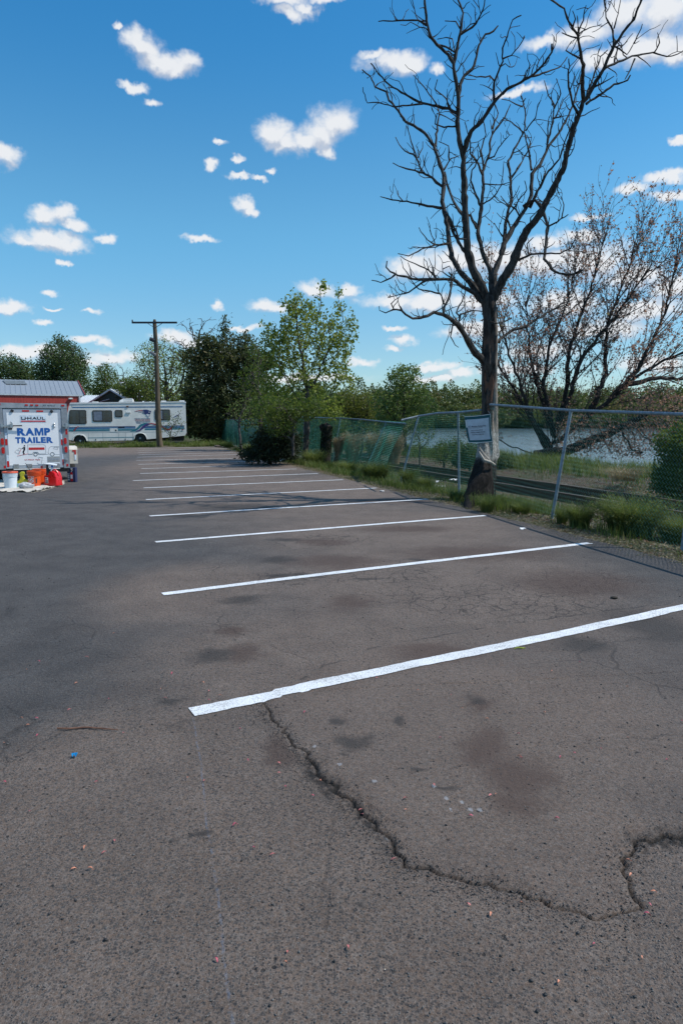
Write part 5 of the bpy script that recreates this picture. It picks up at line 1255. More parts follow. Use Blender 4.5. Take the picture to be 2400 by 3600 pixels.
rwin('window', 148, 330, 1234, 1376, cut=.10, split=.62)
f, a, b_, c, d = rwin('window', 404, 606, 1236, 1352, split=.5); MB().box(a+.06, lerp(a,b_,.48), -.034, -.0305, c+.06, d-.06).build('curtain', M_CURT, f)
rwin('window', 646, 720, 1232, 1302)
f, a, b_, c, d = rwin('window', 1081, 1244, 1224, 1336, split=.55); MB().box(a+.06, lerp(a,b_,.5), -.034, -.0305, c+.06, d-.06).build('curtain', M_CURT, f)
mb = MB(); mb.prism(fd([(118,1335),(120,1325),(146,1206),(150,1206),(128,1330)]), .15, 2.25); mb.build('windscreen', M_GLASS, RV)
def band(nm, mat, pts, off=.006, y0=0.): return MB().prism(fd(pts), -off, y0-.0005).build(nm, mat, RV)
band('stripe', M_BLUP, [(192,1196),(1392,1182),(1392,1193),(192,1207)])
band('stripe', M_NAVY, [(140,1412),(860,1404),(860,1412),(140,1420)]); band('stripe', M_BLUP, [(140,1424),(860,1416),(860,1430),(140,1438)]); band('stripe', M_TEALP, [(140,1442),(860,1436),(860,1452),(140,1460)])
band('stripe', M_GREYP, [(140,1462),(860,1455),(860,1459),(140,1466)])
band('stripe', M_NAVY, [(960,1402),(1405,1396),(1405,1404),(960,1411)]); band('stripe', M_BLUP, [(960,1415),(1405,1408),(1405,1422),(960,1429)]); band('stripe', M_TEALP, [(960,1434),(1405,1427),(1405,1440),(960,1449)])
band('stripe', M_TEALP, [(340,1530),(845,1524),(845,1530),(340,1536)])
for x in (345, 500, 670, 745, 825): band('door_seam', M_GREYP, [(x,1478),(x+3,1478),(x+3,1556),(x,1556)])
band('seam', M_GREYP, [(190,1476),(1400,1466),(1400,1469),(190,1480)], .004); band('seam', M_GREYP, [(186,1165),(190,1165),(190,1205),(186,1205)], .007)
def swoosh(nm, mat, pts, ws, off):
    V = []; n = len(pts); P2 = [np.array([fx_(a), fz_(c)]) for a, c in pts]; L1 = []; L2 = []
    for i in range(n):
        d = P2[min(i+1, n-1)]-P2[max(i-1, 0)]; d /= np.linalg.norm(d); k = np.array([-d[1], d[0]])*ws[i]*KX*.5; L1.append(tuple(P2[i]+k)); L2.append(tuple(P2[i]-k))
    mb = MB()
    for i in range(n-1): mb.prism([L1[i], L1[i+1], L2[i+1], L2[i]], -off, -.0005)
    return mb.build(nm, mat, RV)
swoosh('swoosh', M_TEALP, [(800,1462),(850,1455),(890,1425),(920,1395),(960,1378),(1010,1374)], [5,16,24,26,20,6], .010)
swoosh('swoosh', M_PURP, [(860,1465),(905,1450),(945,1415),(985,1388),(1030,1376)], [5,18,26,24,8], .012)
swoosh('swoosh', M_REDP, [(1000,1378),(1040,1376),(1080,1386),(1130,1405),(1180,1425),(1215,1446),(1240,1440),(1265,1415),(1280,1395)], [4,12,14,12,10,16,18,14,4], .014)
swoosh('swoosh', M_REDP, [(195,1458),(208,1440),(222,1418),(240,1410),(256,1412)], [12,12,10,8,3], .012); swoosh('swoosh', M_TEALP, [(172,1462),(188,1448),(205,1422),(222,1410)], [10,10,8,3], .010)
swoosh('swoosh', M_NAVY, [(1274,1328),(1290,1305),(1315,1290),(1345,1276)], [3,6,7,3], .010); swoosh('swoosh', M_PURP, [(1310,1300),(1335,1282),(1355,1272)], [3,6,3], .012)
# team emblem: streaming blue head with star, white face and red streaks
h = lambda L: [(850+(x-270)*.2137+0, 1216+(y-240)*.2137) for x, y in L]
EM = empty('emblem_holder'); bpy.data.objects.remove(EM)
def emb(nm, mat, L, off): return MB().prism(fd(h(L)), -off, -.0005).build(nm, mat, RV)
emb('emblem', M_NAVY, [(700,290),(790,268),(900,265),(1000,290),(1080,325),(1155,330),(1130,400),(1105,490),(1060,500),(990,500),(960,480),(910,500),(880,530),(790,480),(680,440),(730,425),(850,410),(700,380),(800,350),(720,330)], .012)
emb('emblem_streak', M_REDP, [(285,360),(500,310),(700,285),(715,320),(500,345),(400,368)], .011); emb('emblem_streak', M_REDP, [(480,405),(600,385),(700,365),(720,385),(600,402)], .011)
emb('emblem_face', M_WHITE, [(905,510),(960,480),(1000,505),(1055,505),(1050,590),(1015,665),(960,600),(885,530)], .009)
mb = MB(); ln_ = h([(885,530),(1015,665),(1050,590),(1060,505)])
for i in range(3): a, b_ = ln_[i], ln_[i+1]; mb.tube([(fx_(a[0]), -.014, fz_(a[1])), (fx_(b_[0]), -.014, fz_(b_[1]))], .008, 4)
mb.build('emblem_outline', M_NAVY, RV)
sc_ = h([(1045,400)])[0]; stx, stz = fx_(sc_[0]), fz_(sc_[1])
MB().prism([(stx+(.062 if k % 2 == 0 else .026)*math.sin(k*PI/5), stz+(.062 if k % 2 == 0 else .026)*math.cos(k*PI/5)) for k in range(10)], -.016, -.0125).build('star', M_WHITE, RV)
for i, (s_, mt) in enumerate([('SUPER BOWL XXXVI CHAMPIONS', M_NAVY), ('SUPER BOWL XXXVIII CHAMPIONS', M_REDP), ('SUPER BOWL XXXIX CHAMPIONS', M_REDP), ('SUPER BOWL XLIX CHAMPIONS', M_NAVY), ('SUPER BOWL LI', M_NAVY)]):
    mb = MB(); y_ = 1318+i*12.3; fit_text(mb, s_, fx_(852+i*5), fx_(1025 if i < 4 else 925), fz_(y_+8), fz_(y_), -.004, off=.02, ext=.002); mb.build('lettering', mt, RV)
mb = MB(); mb.box(fx_(765), fx_(812), -.05, .0, fz_(1262), fz_(1244)); mb.build('vent', M_WHITE, RV, bevel=.01)
mb = MB(); mb.box(fx_(768), fx_(792), -.04, .0, fz_(1195), fz_(1182)); mb.build('marker_light', pmat('amber_lens', (.10,.04,.02), .4), RV)
mb = MB(); mb.box(fx_(578), fx_(664), -.012, -.0005, fz_(1468), fz_(1428)); hd = mb.build('hatch', M_RVW, RV, bevel=.004); mb = MB(); mb.box(fx_(635), fx_(652), -.02, -.0125, fz_(1458), fz_(1443)); mb.build('latch', M_BLK, hd)
mb = MB(); mb.box(fx_(670), fx_(740), -.010, -.0065, fz_(1424), fz_(1412)); mb.build('vent_grille', M_BLK, RV)
mb = MB(); mb.box(fx_(1375), fx_(1392), -.03, -.0, fz_(1450), fz_(1442)); mb.build('marker_light', M_REDP, RV)
for x in (422, 742): 
    mb = MB(); mb.box(fx_(x-4), fx_(x+4), -.02, -.0005, fz_(1560), fz_(1544)); mb.build('latch', M_BLK, RV)
mb = MB(); mb.tube([(fx_(585), -.015, fz_(1555)), (fx_(585), -.015, fz_(1545))], .012, 5); mb.build('latch', M_BLK, RV)
# wheels
def wheel(parent, x, y, z, R_, w_, mat_rim=M_CHR, facing=-1):
    mb = MB(); mb.lathe([(R_*.62,-w_/2),(R_*.93,-w_/2),(R_,-w_*.32),(R_,w_*.32),(R_*.93,w_/2),(R_*.62,w_/2)], (x,y,z), 32, 'y'); wl = mb.build('wheel', M_BLK, parent, smooth=True)
    mb = MB(); mb.lathe([(R_*.60,facing*w_*.40),(R_*.58,facing*w_*.25),(R_*.42,facing*w_*.30),(R_*.22,facing*w_*.30),(R_*.20,facing*w_*.5),(R_*.02,facing*w_*.52)], (x,y,z), 24, 'y'); mb.build('rim', mat_rim, wl, smooth=True)
    mb = MB()
    for k in range(8): t = k*PI/4; mb.lathe([(R_*.06,-.004),(R_*.06,.004)], (x+R_*.33*math.cos(t), y+facing*w_*.32, z+R_*.33*math.sin(t)), 8, 'y')
    mb.build('rim_hole', M_BLK, wl); return wl
gz = lambda c: fz_(c)
wheel(RV, fx_(255), .20, gz(1566), .345, .24); wheel(RV, fx_(905), .20, gz(1540), .345, .24, M_GREYP); wheel(RV, fx_(255), 2.15, gz(1566), .345, .24, facing=1); wheel(RV, fx_(905), 2.15, gz(1540), .345, .24, M_GREYP, 1)
MB().box(fx_(150), fx_(1400), .35, 2.1, fz_(1570)-.02, fz_(1520)).build('chassis', M_BLK, RV)
def arc_trim(cx, cz, R_):
    mb = MB(); mb.tube([(fx_(cx)+R_*math.cos(t), -.01, fz_(cz)+R_*math.sin(t)*.95) for t in np.linspace(0, PI, 14)], .03, 6); mb.build('wheel_arch', M_WHITE, RV, smooth=True)
arc_trim(252, 1562, .44); arc_trim(908, 1545, .42)
MB().prism([(fx_(675), fz_(1139)), (fx_(690), fz_(1118)), (fx_(730), fz_(1096)), (fx_(825), fz_(1092)), (fx_(840), fz_(1102)), (fx_(840), fz_(1138))], .75, 1.6).build('air_conditioner', M_WHITE, RV, bevel=.03)
mb = MB()
for k in range(2):
    for j in range(9): mb.box(fx_(735)+j*.065, fx_(735)+j*.065+.035, .74, .75, fz_(1130 - k*24)-.0, fz_(1130-k*24)+.07)
mb.build('vent_grille', M_GREYP, RV)
for x0, x1 in ((390,455),(1150,1210),(1355,1418)): mb = MB(); mb.box(fx_(x0), fx_(x1), .6, 1.1, fz_(1150)+(x0-390)*.018*.0062/KX*KX-.0, fz_(1150)+(x0-390)*.00013+.10); mb.build('roof_vent', M_WHITE, RV, bevel=.02)
mb = MB(); mb.box(fx_(118), fx_(132), -.10, .02, fz_(1530), fz_(1440)); mb.build('mirror', M_BLK, RV, bevel=.01)
mb = MB(); mb.box(fx_(108), fx_(125), .05, 2.35, fz_(1545), fz_(1500)); mb.build('bumper', M_CHR, RV, bevel=.03)
mb = MB(); mb.box(fx_(1410), fx_(1440), .1, 2.3, fz_(1505), fz_(1478)); mb.build('bumper', M_BLK, RV, bevel=.02)
# ================================================================= cargo trailer
TY = 17.0; KT = TY/2400/5.227*1.0
tc0 = P(662/5.227, 1690, TY)
ta_ = math.atan2(-tc0[0], TY)*1.0; TR = empty('cargo_trailer', (tc0[0], TY, 0), ta_, 'boxy white and grey ramp trailer with bold blue lettering, parked behind the paint buckets', 'trailer')
CT_ = 1.0/math.cos(ta_)*math.cos(ta_)
tx = lambda c: (c-662)*KT*1.015
tz = lambda c: 1.5+(983-c)*KT
M_ALU = pmat('brushed_aluminium', (.34,.35,.37), .45, .45, .12, 8, (.42,.43,.45)); M_ALUD = pmat('dull_aluminium', (.27,.29,.31), .5, .35, .15, 8); M_DOOR = pmat('white_door_panel', (.78,.79,.80), .45, 0, .04, 2); M_FRM = pmat('grey_door_frame', (.36,.40,.45), .5, .1, .08, 4)
M_RLENS = pmat('red_lens', (.45,.012,.012), .25, 0, .1, 20); M_WLENS = pmat('white_reflector', (.62,.70,.78), .35); M_UBLUE = pmat('blue_lettering', (.008,.10,.36), .5, 0, .03); M_URED = pmat('red_lettering', (.50,.025,.025), .5, 0, .03); M_DGREY = pmat('dark_line', (.035,.045,.055), .5)
M_BLACKP = pmat('black_plastic', (.018,.018,.020), .5, 0, .2, 12); M_CREAM = pmat('cream_fender', (.52,.48,.42), .55, 0, .15, 4, (.60,.57,.51))
def tb(nm, mat, x0, x1, z0, z1, y0, y1, par=None, bev=0.): 
    mb = MB(); mb.box(tx(x0), tx(x1), y0, y1, tz(max(z0, z1)), tz(min(z0, z1))); return mb.build(nm, mat, par or TR, bevel=bev)
tb('body', M_ALU, 85, 1248, 622, 1800, .06, 2.75)
MB().prism([(tx(80),tz(1812)),(tx(190),tz(1812)),(tx(190),tz(715)),(tx(80),tz(715))], -.03, .06).build('corner_post', M_ALUD, TR, bevel=.006)
MB().prism([(tx(1145),tz(1812)),(tx(1252),tz(1812)),(tx(1252),tz(715)),(tx(1145),tz(715))], -.03, .06).build('corner_post', M_ALUD, TR, bevel=.006)
MB().prism([(tx(80),tz(714)),(tx(1252),tz(714)),(tx(1252),tz(665)),(tx(1235),tz(640)),(tx(1205),tz(632)),(tx(120),tz(616)),(tx(92),tz(624)),(tx(80),tz(645))], -.035, .10).build('header', M_ALU, TR, bevel=.006)
mb = MB(); fit_text(mb, 'AV 4070 S', tx(845), tx(1045), tz(676), tz(650), -.036, off=.01); mb.build('lettering', M_DGREY, TR)
dr_ = tb('ramp_door', M_FRM, 192, 1143, 728, 1800, -.022, .055, bev=.01)
tb('door_panel', M_DOOR, 250, 1085, 795, 1742, -.027, -.0225, dr_)
for x0, x1, a, b_ in ((110,168,629,662),(555,606,643,671),(642,692,643,671),(725,776,645,673),(1155,1210,644,674)): tb('marker_light', M_RLENS, x0, x1, a, b_, -.048, -.0355, bev=.004)
for x0, x1, a, b_ in ((505,620,748,775),(738,850,750,778)): tb('reflector_strip', M_RLENS, x0, x1, a, b_, -.026, -.0225, dr_)
for x0, x1, segs in ((205,240,((1155,1262,0),(1262,1375,1),(1555,1660,0),(1660,1768,1))), (1120,1152,((1170,1277,0),(1277,1385,1),(1545,1648,0),(1648,1755,1)))):
    for a, b_, k in segs: tb('reflector_strip', M_RLENS if k else M_WLENS, x0+(8 if a > 1500 else 0), x1+(8 if a > 1500 else 0), a, b_, -.026, -.0225, dr_)
for x0, x1, segs in ((105,135,((955,1065,0),(1065,1172,1))), (1205,1238,((985,1087,0),(1087,1190,1)))):
    for a, b_, k in segs: tb('reflector_strip', M_RLENS if k else M_WLENS, x0, x1, a, b_, -.034, -.0305)
def oval(x0, x1, a, b_):
    r_ = (tx(x1)-tx(x0))/2; cx = (tx(x0)+tx(x1))/2; zt_, zb_ = tz(a)-r_, tz(b_)+r_
    pts = [(cx+r_*math.cos(t), zt_+r_*math.sin(t)) for t in np.linspace(0, PI, 9)]+[(cx+r_*math.cos(t), zb_+r_*math.sin(t)) for t in np.linspace(PI, 2*PI, 9)]
    k = 1.18; mz = (zt_+zb_)/2; MB().prism([(cx+(a_-cx)*k, mz+(c_-mz)*1.06) for a_, c_ in pts], -.034, -.0305).build('lamp_ring', M_GREYP, TR)
    MB().prism(pts, -.046, -.0345).build('tail_light', M_RLENS, TR, bevel=.004)
oval(135,187,1250,1370); oval(138,190,1408,1528); oval(1168,1218,1250,1366); oval(1174,1224,1408,1526)
tb('reflector', M_RLENS, 160, 190, 1740, 1790, -.036, -.0305); tb('reflector', M_RLENS, 1192, 1224, 1735, 1780, -.036, -.0305)
for x, z_ in ((347,760),(990,765)): MB().lathe([(.030,-.055),(.036,-.05),(.036,-.0225),(.02,-.022)], (tx(x),0,tz(z_)), 16, 'y').build('bumper_stop', M_BLACKP, dr_, smooth=True)
# name plate
pl_ = tb('name_plate', M_WLENS, 467, 888, 840, 968, -.031, -.0275, dr_, .004); tb('plate_stripe', M_URED, 480, 880, 934, 956, -.034, -.0315, pl_)
mb = MB(); zc, z1_ = tz(920), tz(866)
U = lambda pts: mb.prism([(tx(x), tz(z_)) for x, z_ in pts], -.035, -.0315)
U([(485,866),(500,866),(505,905),(545,905),(548,866),(562,866),(560,920),(490,920)][:8]) if False else None
for x0, x1, a, b_ in ((486,499,866,918),(545,558,866,918),(486,558,906,918),(565,640,886,896),(586,598,866,918),(640,652,866,918),(586,652,887,898)): mb.box(tx(x0), tx(x1), -.035, -.0315, tz(b_), tz(a))
fit_text(mb, 'AUL', tx(662), tx(872), tz(918), tz(866), -.034, off=.014)
mb.build('lettering', M_BLACKP, pl_)
mb = MB()
mb.prism([(tx(x), tz(z_)) for x, z_ in ((692,1205),(692,1068),(735,1068),(764,1148),(793,1068),(835,1068),(835,1205),(806,1205),(806,1112),(778,1205),(750,1205),(721,1112),(721,1205))], -.030, -.0275)
for ch, a, b_ in (('R',405,545),('A',538,683),('P',848,950)): fit_text(mb, ch, tx(a), tx(b_), tz(1205), tz(1068), -.029, off=.055)
for ch, a, b_ in (('T',370,458),('R',466,560),('A',553,652),('I',660,692),('L',705,778),('E',787,868),('R',878,987)): fit_text(mb, ch, tx(a), tx(b_), tz(1342), tz(1232), -.029, off=.055)
mb.build('lettering', M_UBLUE, dr_)
mb = MB(); fit_text(mb, 'U-Haul App', tx(502), tx(757), tz(1662), tz(1632), -.029, off=.02); mb.build('lettering', M_URED, dr_)
def lines(nm, mat, paths, w_, par, y=-.0285):
    mb = MB()
    for pth in paths:
        Q = [(tx(a), tz(b_)) for a, b_ in pth]
        for i in range(len(Q)-1):
            a, b_ = np.array(Q[i]), np.array(Q[i+1]); d = b_-a; l = np.linalg.norm(d)+1e-9; d /= l; n = np.array([-d[1], d[0]])*w_/2; a = a-d*w_*.3; b_ = b_+d*w_*.3
            mb.prism([tuple(a+n), tuple(b_+n), tuple(b_-n), tuple(a-n)], y-.001-.0001*(i % 3), -.0272)
    return mb.build(nm, mat, par)
circ = lambda cx, cy, r_, n=20: [(cx+r_*math.cos(t), cy+r_*math.sin(t)) for t in np.linspace(0, 2*PI, n)]
lines('pictogram_trailer', M_DGREY, [[(562,1530),(562,1372),(820,1372),(845,1380),(855,1400),(857,1540),(740,1540),(720,1505),(650,1505),(630,1540),(562,1538)],[(562,1550),(635,1550),(655,1515),(718,1515),(735,1552),(880,1552),(905,1540)],
   [(905,1545),(895,1520),(912,1440),(940,1412),(1083,1410)],[(905,1545),(930,1550)],[(1000,1556),(1083,1558)],[(990,1452),(1000,1422),(1060,1424),(1060,1460),(990,1452)],[(1070,1424),(1083,1424)],
   [(348,1500),(385,1460),(425,1475),(405,1540),(348,1505)],[(405,1455),(420,1425),(452,1440)]], .0045, dr_)
lines('pictogram_wheel', M_DGREY, [circ(685,1550,28), circ(963,1550,32)], .012, dr_, -.030)
tb('pictogram_stripe', M_URED, 578, 838, 1422, 1466, -.030, -.0275, dr_)
lines('pictogram_ramp', M_URED, [[(385,1572),(562,1535)],[(415,1540),(455,1445)]], .006, dr_, -.031)
mb = MB(); mb.lathe([(.015,-.031),(.015,-.0275)], (tx(512),0,tz(1385)), 14, 'y')
for pts in ([(498,1408),(522,1405),(520,1465),(490,1468)], [(500,1408),(505,1425),(468,1448),(462,1438)], [(500,1462),(518,1464),(500,1500),(490,1545),(480,1545),(485,1495)], [(492,1466),(505,1466),(490,1497),(512,1538),(500,1542),(472,1500)]): mb.prism([(tx(a), tz(b_)) for a, b_ in pts], -.0312, -.0273)
mb.build('pictogram_person', M_BLACKP, dr_)
lines('pictogram_phone', M_GREYP, [[(725,1640),(740,1598),(798,1608),(770,1728),(712,1715),(705,1700)]], .006, dr_, -.031)
st_ = tb('grey_sticker', M_GREYP, 875, 1085, 1592, 1695, -.030, -.0275, dr_); mb = MB(); fit_text(mb, 'Oklahoma', tx(890), tx(1072), tz(1655), tz(1608), -.0315, off=.02); mb.build('lettering', M_FRM, st_)
# latch, lever, hinges
mb = MB(); mb.box(tx(145), tx(350), -.075, -.04, tz(1045), tz(1015)); mb.box(tx(150), tx(185), -.07, -.031, tz(1062), tz(992)); mb.box(tx(300), tx(345), -.09, -.0275, tz(1065), tz(990)); mb.prism([(tx(296),tz(960)),(tx(320),tz(952)),(tx(345),tz(990)),(tx(330),tz(1000))], -.08, -.05); mb.build('latch', M_CHR, dr_, bevel=.004)
MB().tube([(tx(345),-.08,tz(1028)),(tx(492),-.085,tz(1026))], .014, 8).build('latch_handle', M_BLACKP, dr_); tb('latch_pad', M_BLACKP, 265, 328, 1072, 1098, -.04, -.0275, dr_)
mb = MB(); mb.lathe([(.02,-.05),(.026,-.045),(.026,-.0275)], (tx(1018),0,tz(1002)), 12, 'y'); mb.lathe([(.02,-.05),(.026,-.045),(.026,-.0275)], (tx(1018),0,tz(1045)), 12, 'y'); mb.build('door_ring', M_CHR, dr_, smooth=True)
mb = MB(); mb.box(tx(1160), tx(1275), -.07, -.04, tz(1050), tz(1020)); mb.box(tx(1205), tx(1235), -.08, -.0345, tz(1075), tz(985)); mb.build('latch', M_CHR, TR, bevel=.004)
for x0, x1 in ((312,402),(532,618),(788,870),(995,1078)): tb('hinge', M_CHR, x0, x1, 1722, 1795, -.034, -.0275, dr_, .004)
mb = MB(); mb.lathe([(.03,-.06),(.035,-.031)], (tx(1195),0,tz(1650)), 10, 'y'); mb.build('tie_ring', M_CHR, TR)
tb('rear_step', M_WHITE, 315, 1080, 1803, 1822, -.05, .06); tb('chassis', M_BLACKP, 110, 1235, 1812, 1880, .05, 2.7); tb('chassis', M_BLACKP, 400, 900, 1880, 1935, .6, .75)
# fenders, wheels, axle, tongue
def fender(sx):
    x0, x1 = (tx(1252), tx(1432)) if sx > 0 else (tx(-60), tx(78))
    mb = MB(); mb.prism([(.95,tz(1775)),(.95,tz(1500)),(1.02,tz(1452)),(1.12,tz(1440)),(1.95,tz(1440)),(2.08,tz(1460)),(2.15,tz(1775)),(2.0,tz(1775)),(1.9,tz(1560)),(1.2,tz(1560)),(1.08,tz(1775))], x0, x1, 'x')
    mb.box(x0, x1, .94, .952, tz(1775), tz(1500)); f_ = mb.build('fender', M_CREAM, TR, bevel=.02)
    if sx > 0:
        m1 = MB(); m1.box(tx(1340), tx(1402), .930, .9385, tz(1535), tz(1505)); m1.box(tx(1374), tx(1402), .930, .9385, tz(1596), tz(1535)); m1.build('reflector', M_RLENS, f_); m1 = MB(); m1.box(tx(1374), tx(1402), .930, .9385, tz(1700), tz(1596)); m1.build('reflector', M_WLENS, f_)
fender(1); fender(-1)
def wheel_y(parent, x, y, R_, w_, sgn):
    mb = MB(); mb.lathe([(R_*.62,-w_/2),(R_*.93,-w_/2),(R_,-w_*.32),(R_,w_*.32),(R_*.93,w_/2),(R_*.62,w_/2)], (x,y,R_), 28, 'x'); wl = mb.build('wheel', M_BLK, parent, smooth=True)
    MB().lathe([(R_*.6,sgn*w_*.4),(R_*.4,sgn*w_*.3),(R_*.2,sgn*w_*.45),(R_*.02,sgn*w_*.46)], (x,y,R_), 20, 'x').build('rim', M_WHITE, wl, smooth=True)
wheel_y(TR, tx(1320), 1.55, .31, .18, 1); wheel_y(TR, tx(8), 1.55, .31, .18, -1)
MB().tube([(tx(8),1.55,.31),(tx(1320),1.55,.31)], .035, 8).build('axle', M_BLACKP, TR)
MB().tube([(-.5,2.6,.42),(0,3.9,.45)], .04, 6).tube([(.5,2.6,.42),(0,3.9,.45)], .04, 6).build('tongue', M_BLACKP, TR); MB().tube([(0,3.7,.45),(0,3.7,.03)], .03, 8).build('jack', M_CHR, TR)

# ================================================================= white car at the left edge
cr0 = np.array([P(14,1600,19.2)[0]-1.86, 19.2, 0]); CR = empty('parked_car', tuple(cr0), .05, 'white car with a red tail light, cut off by the left edge', 'car')
M_CARW = pmat('white_car_paint', (.62,.66,.70), .2, 0, .03, 2, spec=.7)
prof = [(.02,.55),(.0,.80),(.04,1.06),(.10,1.12),(.42,1.74),(.55,1.80),(2.3,1.84),(2.7,1.78),(3.35,1.18),(4.4,1.02),(4.62,.88),(4.66,.45),(4.15,.36),(4.05,.62),(3.75,.74),(3.45,.62),(3.35,.36),(1.25,.36),(1.15,.62),(.85,.74),(.55,.62),(.45,.36),(.08,.42)]
MB().prism(prof, 0, 1.86, 'x').build('body', M_CARW, CR, smooth=True, bevel=.05, seg=3)
MB().add([(.16,.105,1.17),(1.70,.105,1.17),(1.60,.385,1.68),(.26,.385,1.68),(.16,.085,1.175),(1.70,.085,1.175),(1.60,.365,1.69),(.26,.365,1.69)], [(0,3,2,1),(4,5,6,7),(0,1,5,4),(1,2,6,5),(2,3,7,6),(3,0,4,7)]).build('rear_window', M_GLASS, CR)
for s_ in (0, 1):
    X0 = 1.862 if s_ else -.022; mb = MB(); mb.prism([(.28,1.16),(.52,1.66),(2.35,1.70),(2.65,1.66),(3.15,1.18)], X0, X0+.02, 'x'); mb.build('side_window', M_GLASS, CR)
    mb = MB(); mb.box(1.52 if s_ else .03, 1.83 if s_ else .34, -.025, .06, .72, 1.08); tl = mb.build('tail_light', M_RLENS, CR, bevel=.02)
    mb = MB(); mb.box(1.56 if s_ else .07, 1.79 if s_ else .30, -.032, -.0255, .87, .92); mb.build('reversing_lamp', M_WLENS, tl)
mb = MB(); mb.box(-.03, 1.89, -.12, .10, .42, .66); mb.build('bumper', M_CHR, CR, bevel=.04)
for x in (.11, 1.75):
    for y in (.85, 3.75): mb = MB(); wheel_y(CR, x, y, .34, .22, 1 if x > 1 else -1)

# ================================================================= painting gear on a drop cloth
M_CLOTH = pmat('canvas_cloth', (.46,.42,.36), .95, 0, .12, 6, (.58,.54,.48), .3); M_WPL = pmat('white_plastic', (.62,.68,.72), .35, 0, .03); M_OPL = pmat('orange_plastic', (.62,.075,.012), .35, 0, .06, 6); M_RPL = pmat('red_plastic', (.55,.010,.015), .3, 0, .06, 6)
M_YEL = pmat('yellow_plastic', (.48,.47,.03), .4, 0, .08, 8); M_OLID = pmat('orange_lid', (.62,.10,.05), .4); M_NVB = pmat('navy_cardboard', (.018,.028,.085), .7, 0, .05); M_BAG = pmat('clear_bag', (.38,.38,.40), .35, 0, .25, 14, (.6,.6,.62)); M_SIL = pmat('teal_plastic', (.25,.50,.52), .4); M_WHT2 = pmat('white_print', (.72,.72,.72), .5)
cl = [(-140,1738),(0,1732),(76,1731),(100,1733),(123,1731),(149,1727),(176,1720),(200,1713),(218,1708),(229,1701),(227,1696),(208,1691.5),(190,1691),(150,1690),(60,1688),(-60,1688),(-160,1690)]
pts = np.array([G(a, b_)[:2] for a, b_ in cl]); xs = np.arange(pts[:,0].min()-.05, pts[:,0].max()+.05, .035); ys = np.arange(pts[:,1].min()-.05, pts[:,1].max()+.05, .035)
XX, YY = np.meshgrid(xs, ys, indexing='ij'); wx = XX+.05*(vn.f(XX*4, YY*4, 3)-.5); wy = YY+.05*(vn2.f(XX*4, YY*4, 3)-.5); IN = inside(wx, wy, pts)
dist = np.full(XX.shape, 9.)
for i in range(len(pts)):
    a, b_ = pts[i], pts[(i+1) % len(pts)]; d = b_-a; k = np.clip(((XX-a[0])*d[0]+(YY-a[1])*d[1])/(d@d), 0, 1); dist = np.minimum(dist, np.hypot(XX-a[0]-k*d[0], YY-a[1]-k*d[1]))
fold = np.abs(vn.f(XX*2.2, YY*7, 3)-.5)*2
ZZ = .008+.035*sstep(1-fold, .62, .98)+.014*vn2.f(XX*9, YY*9, 2)+.025*(1-sstep(dist, .0, .12))*sstep(vn.f(XX*3, YY*3+4, 2), .3, .7)
F = gridfaces(len(xs), len(ys)); inn = IN.ravel(); F = F[inn[F].sum(1) >= 3]; used = np.unique(F); remap = -np.ones(inn.size, int); remap[used] = np.arange(len(used))
V = np.stack([XX, YY, ZZ], -1).reshape(-1, 3)[used]; F = remap[F]; V2 = V.copy(); V2[:, 2] = .003
dc_ = npmesh('drop_cloth', np.concatenate([V, V2]), np.concatenate([F, F[:, ::-1]+len(V)]), M_CLOTH, smooth=True); tag(dc_, 'crumpled off-white canvas drop cloth spread on the asphalt under the buckets', 'drop cloth')
CZ = .028
def bucket(name, x, y, Y, mat, label, lid=None, bail=None, R0=.130, R1=.152, hh=.37, ringmat=None):
    c = P(x, y, Y); c = np.array([c[0], Y, CZ]); root = empty(name, tuple(c), 0, label, 'bucket', 'five gallon buckets on the drop cloth')
    pr = [(R0-.004,0),(R0,.004),(R0+(R1-R0)*.70,hh*.72),(R1+.006,hh*.725),(R1+.006,hh*.745),(R1-.004,hh*.75),(R1-.003,hh*.80),(R1+.008,hh*.805),(R1+.008,hh*.825),(R1-.002,hh*.83),(R1,hh*.88),(R1+.010,hh*.885),(R1+.010,hh*.905),(R1,hh*.91),(R1,hh*.96),(R1+.008,hh*.965),(R1+.008,hh)]
    inner = [(R1-.004,hh),(R1-.008,hh*.9),(R0-.006,.01)]
    mb = MB(); n = 36
    mb.lathe(pr+(inner if lid is None else [(R1-.01,hh)]), (0,0,0), n); mb.build('pail', mat, root, smooth=True)
    if lid is not None:
        l_ = MB().lathe([(R1+.013,hh-.02),(R1+.016,hh-.018),(R1+.016,hh+.006),(R1+.010,hh+.012),(R1-.006,hh+.010),(R1-.012,hh+.003),(.01,hh+.003)], (0,0,0), n).build('lid', lid, root, smooth=True)
        MB().lathe([(.055,hh+.0035),(.055,hh+.012),(.02,hh+.016)], (-.02,0,0), 16).build('cap', M_BLACKP, l_)
    if bail is not None:
        a = bail; P_ = [(-(R1+.012)*math.cos(t), -(R1+.012)*abs(math.sin(t))*math.cos(a)*1.0-.004, hh*.80-(R1+.01)*math.sin(t)*math.sin(a)*1.15) for t in np.linspace(0, PI, 18)]
        h_ = MB().tube(P_, .0035, 6).build('handle', M_WPL if mat is M_WPL else M_CHR, root); 
    return root
b1_ = bucket('bucket', 38.5, 1700, 15.55, M_WPL, 'pale white bucket with an orange lid at the left end of the drop cloth', lid=M_OLID, bail=.9)
b2_ = bucket('bucket', 123, 1700, 15.95, M_OPL, 'front orange bucket with a white printed emblem, nearest the camera of the two orange ones', R0=.126)
b3_ = bucket('bucket', 141, 1700, 16.4, M_OPL, 'rear orange bucket half hidden behind the printed one', R0=.126, hh=.385)
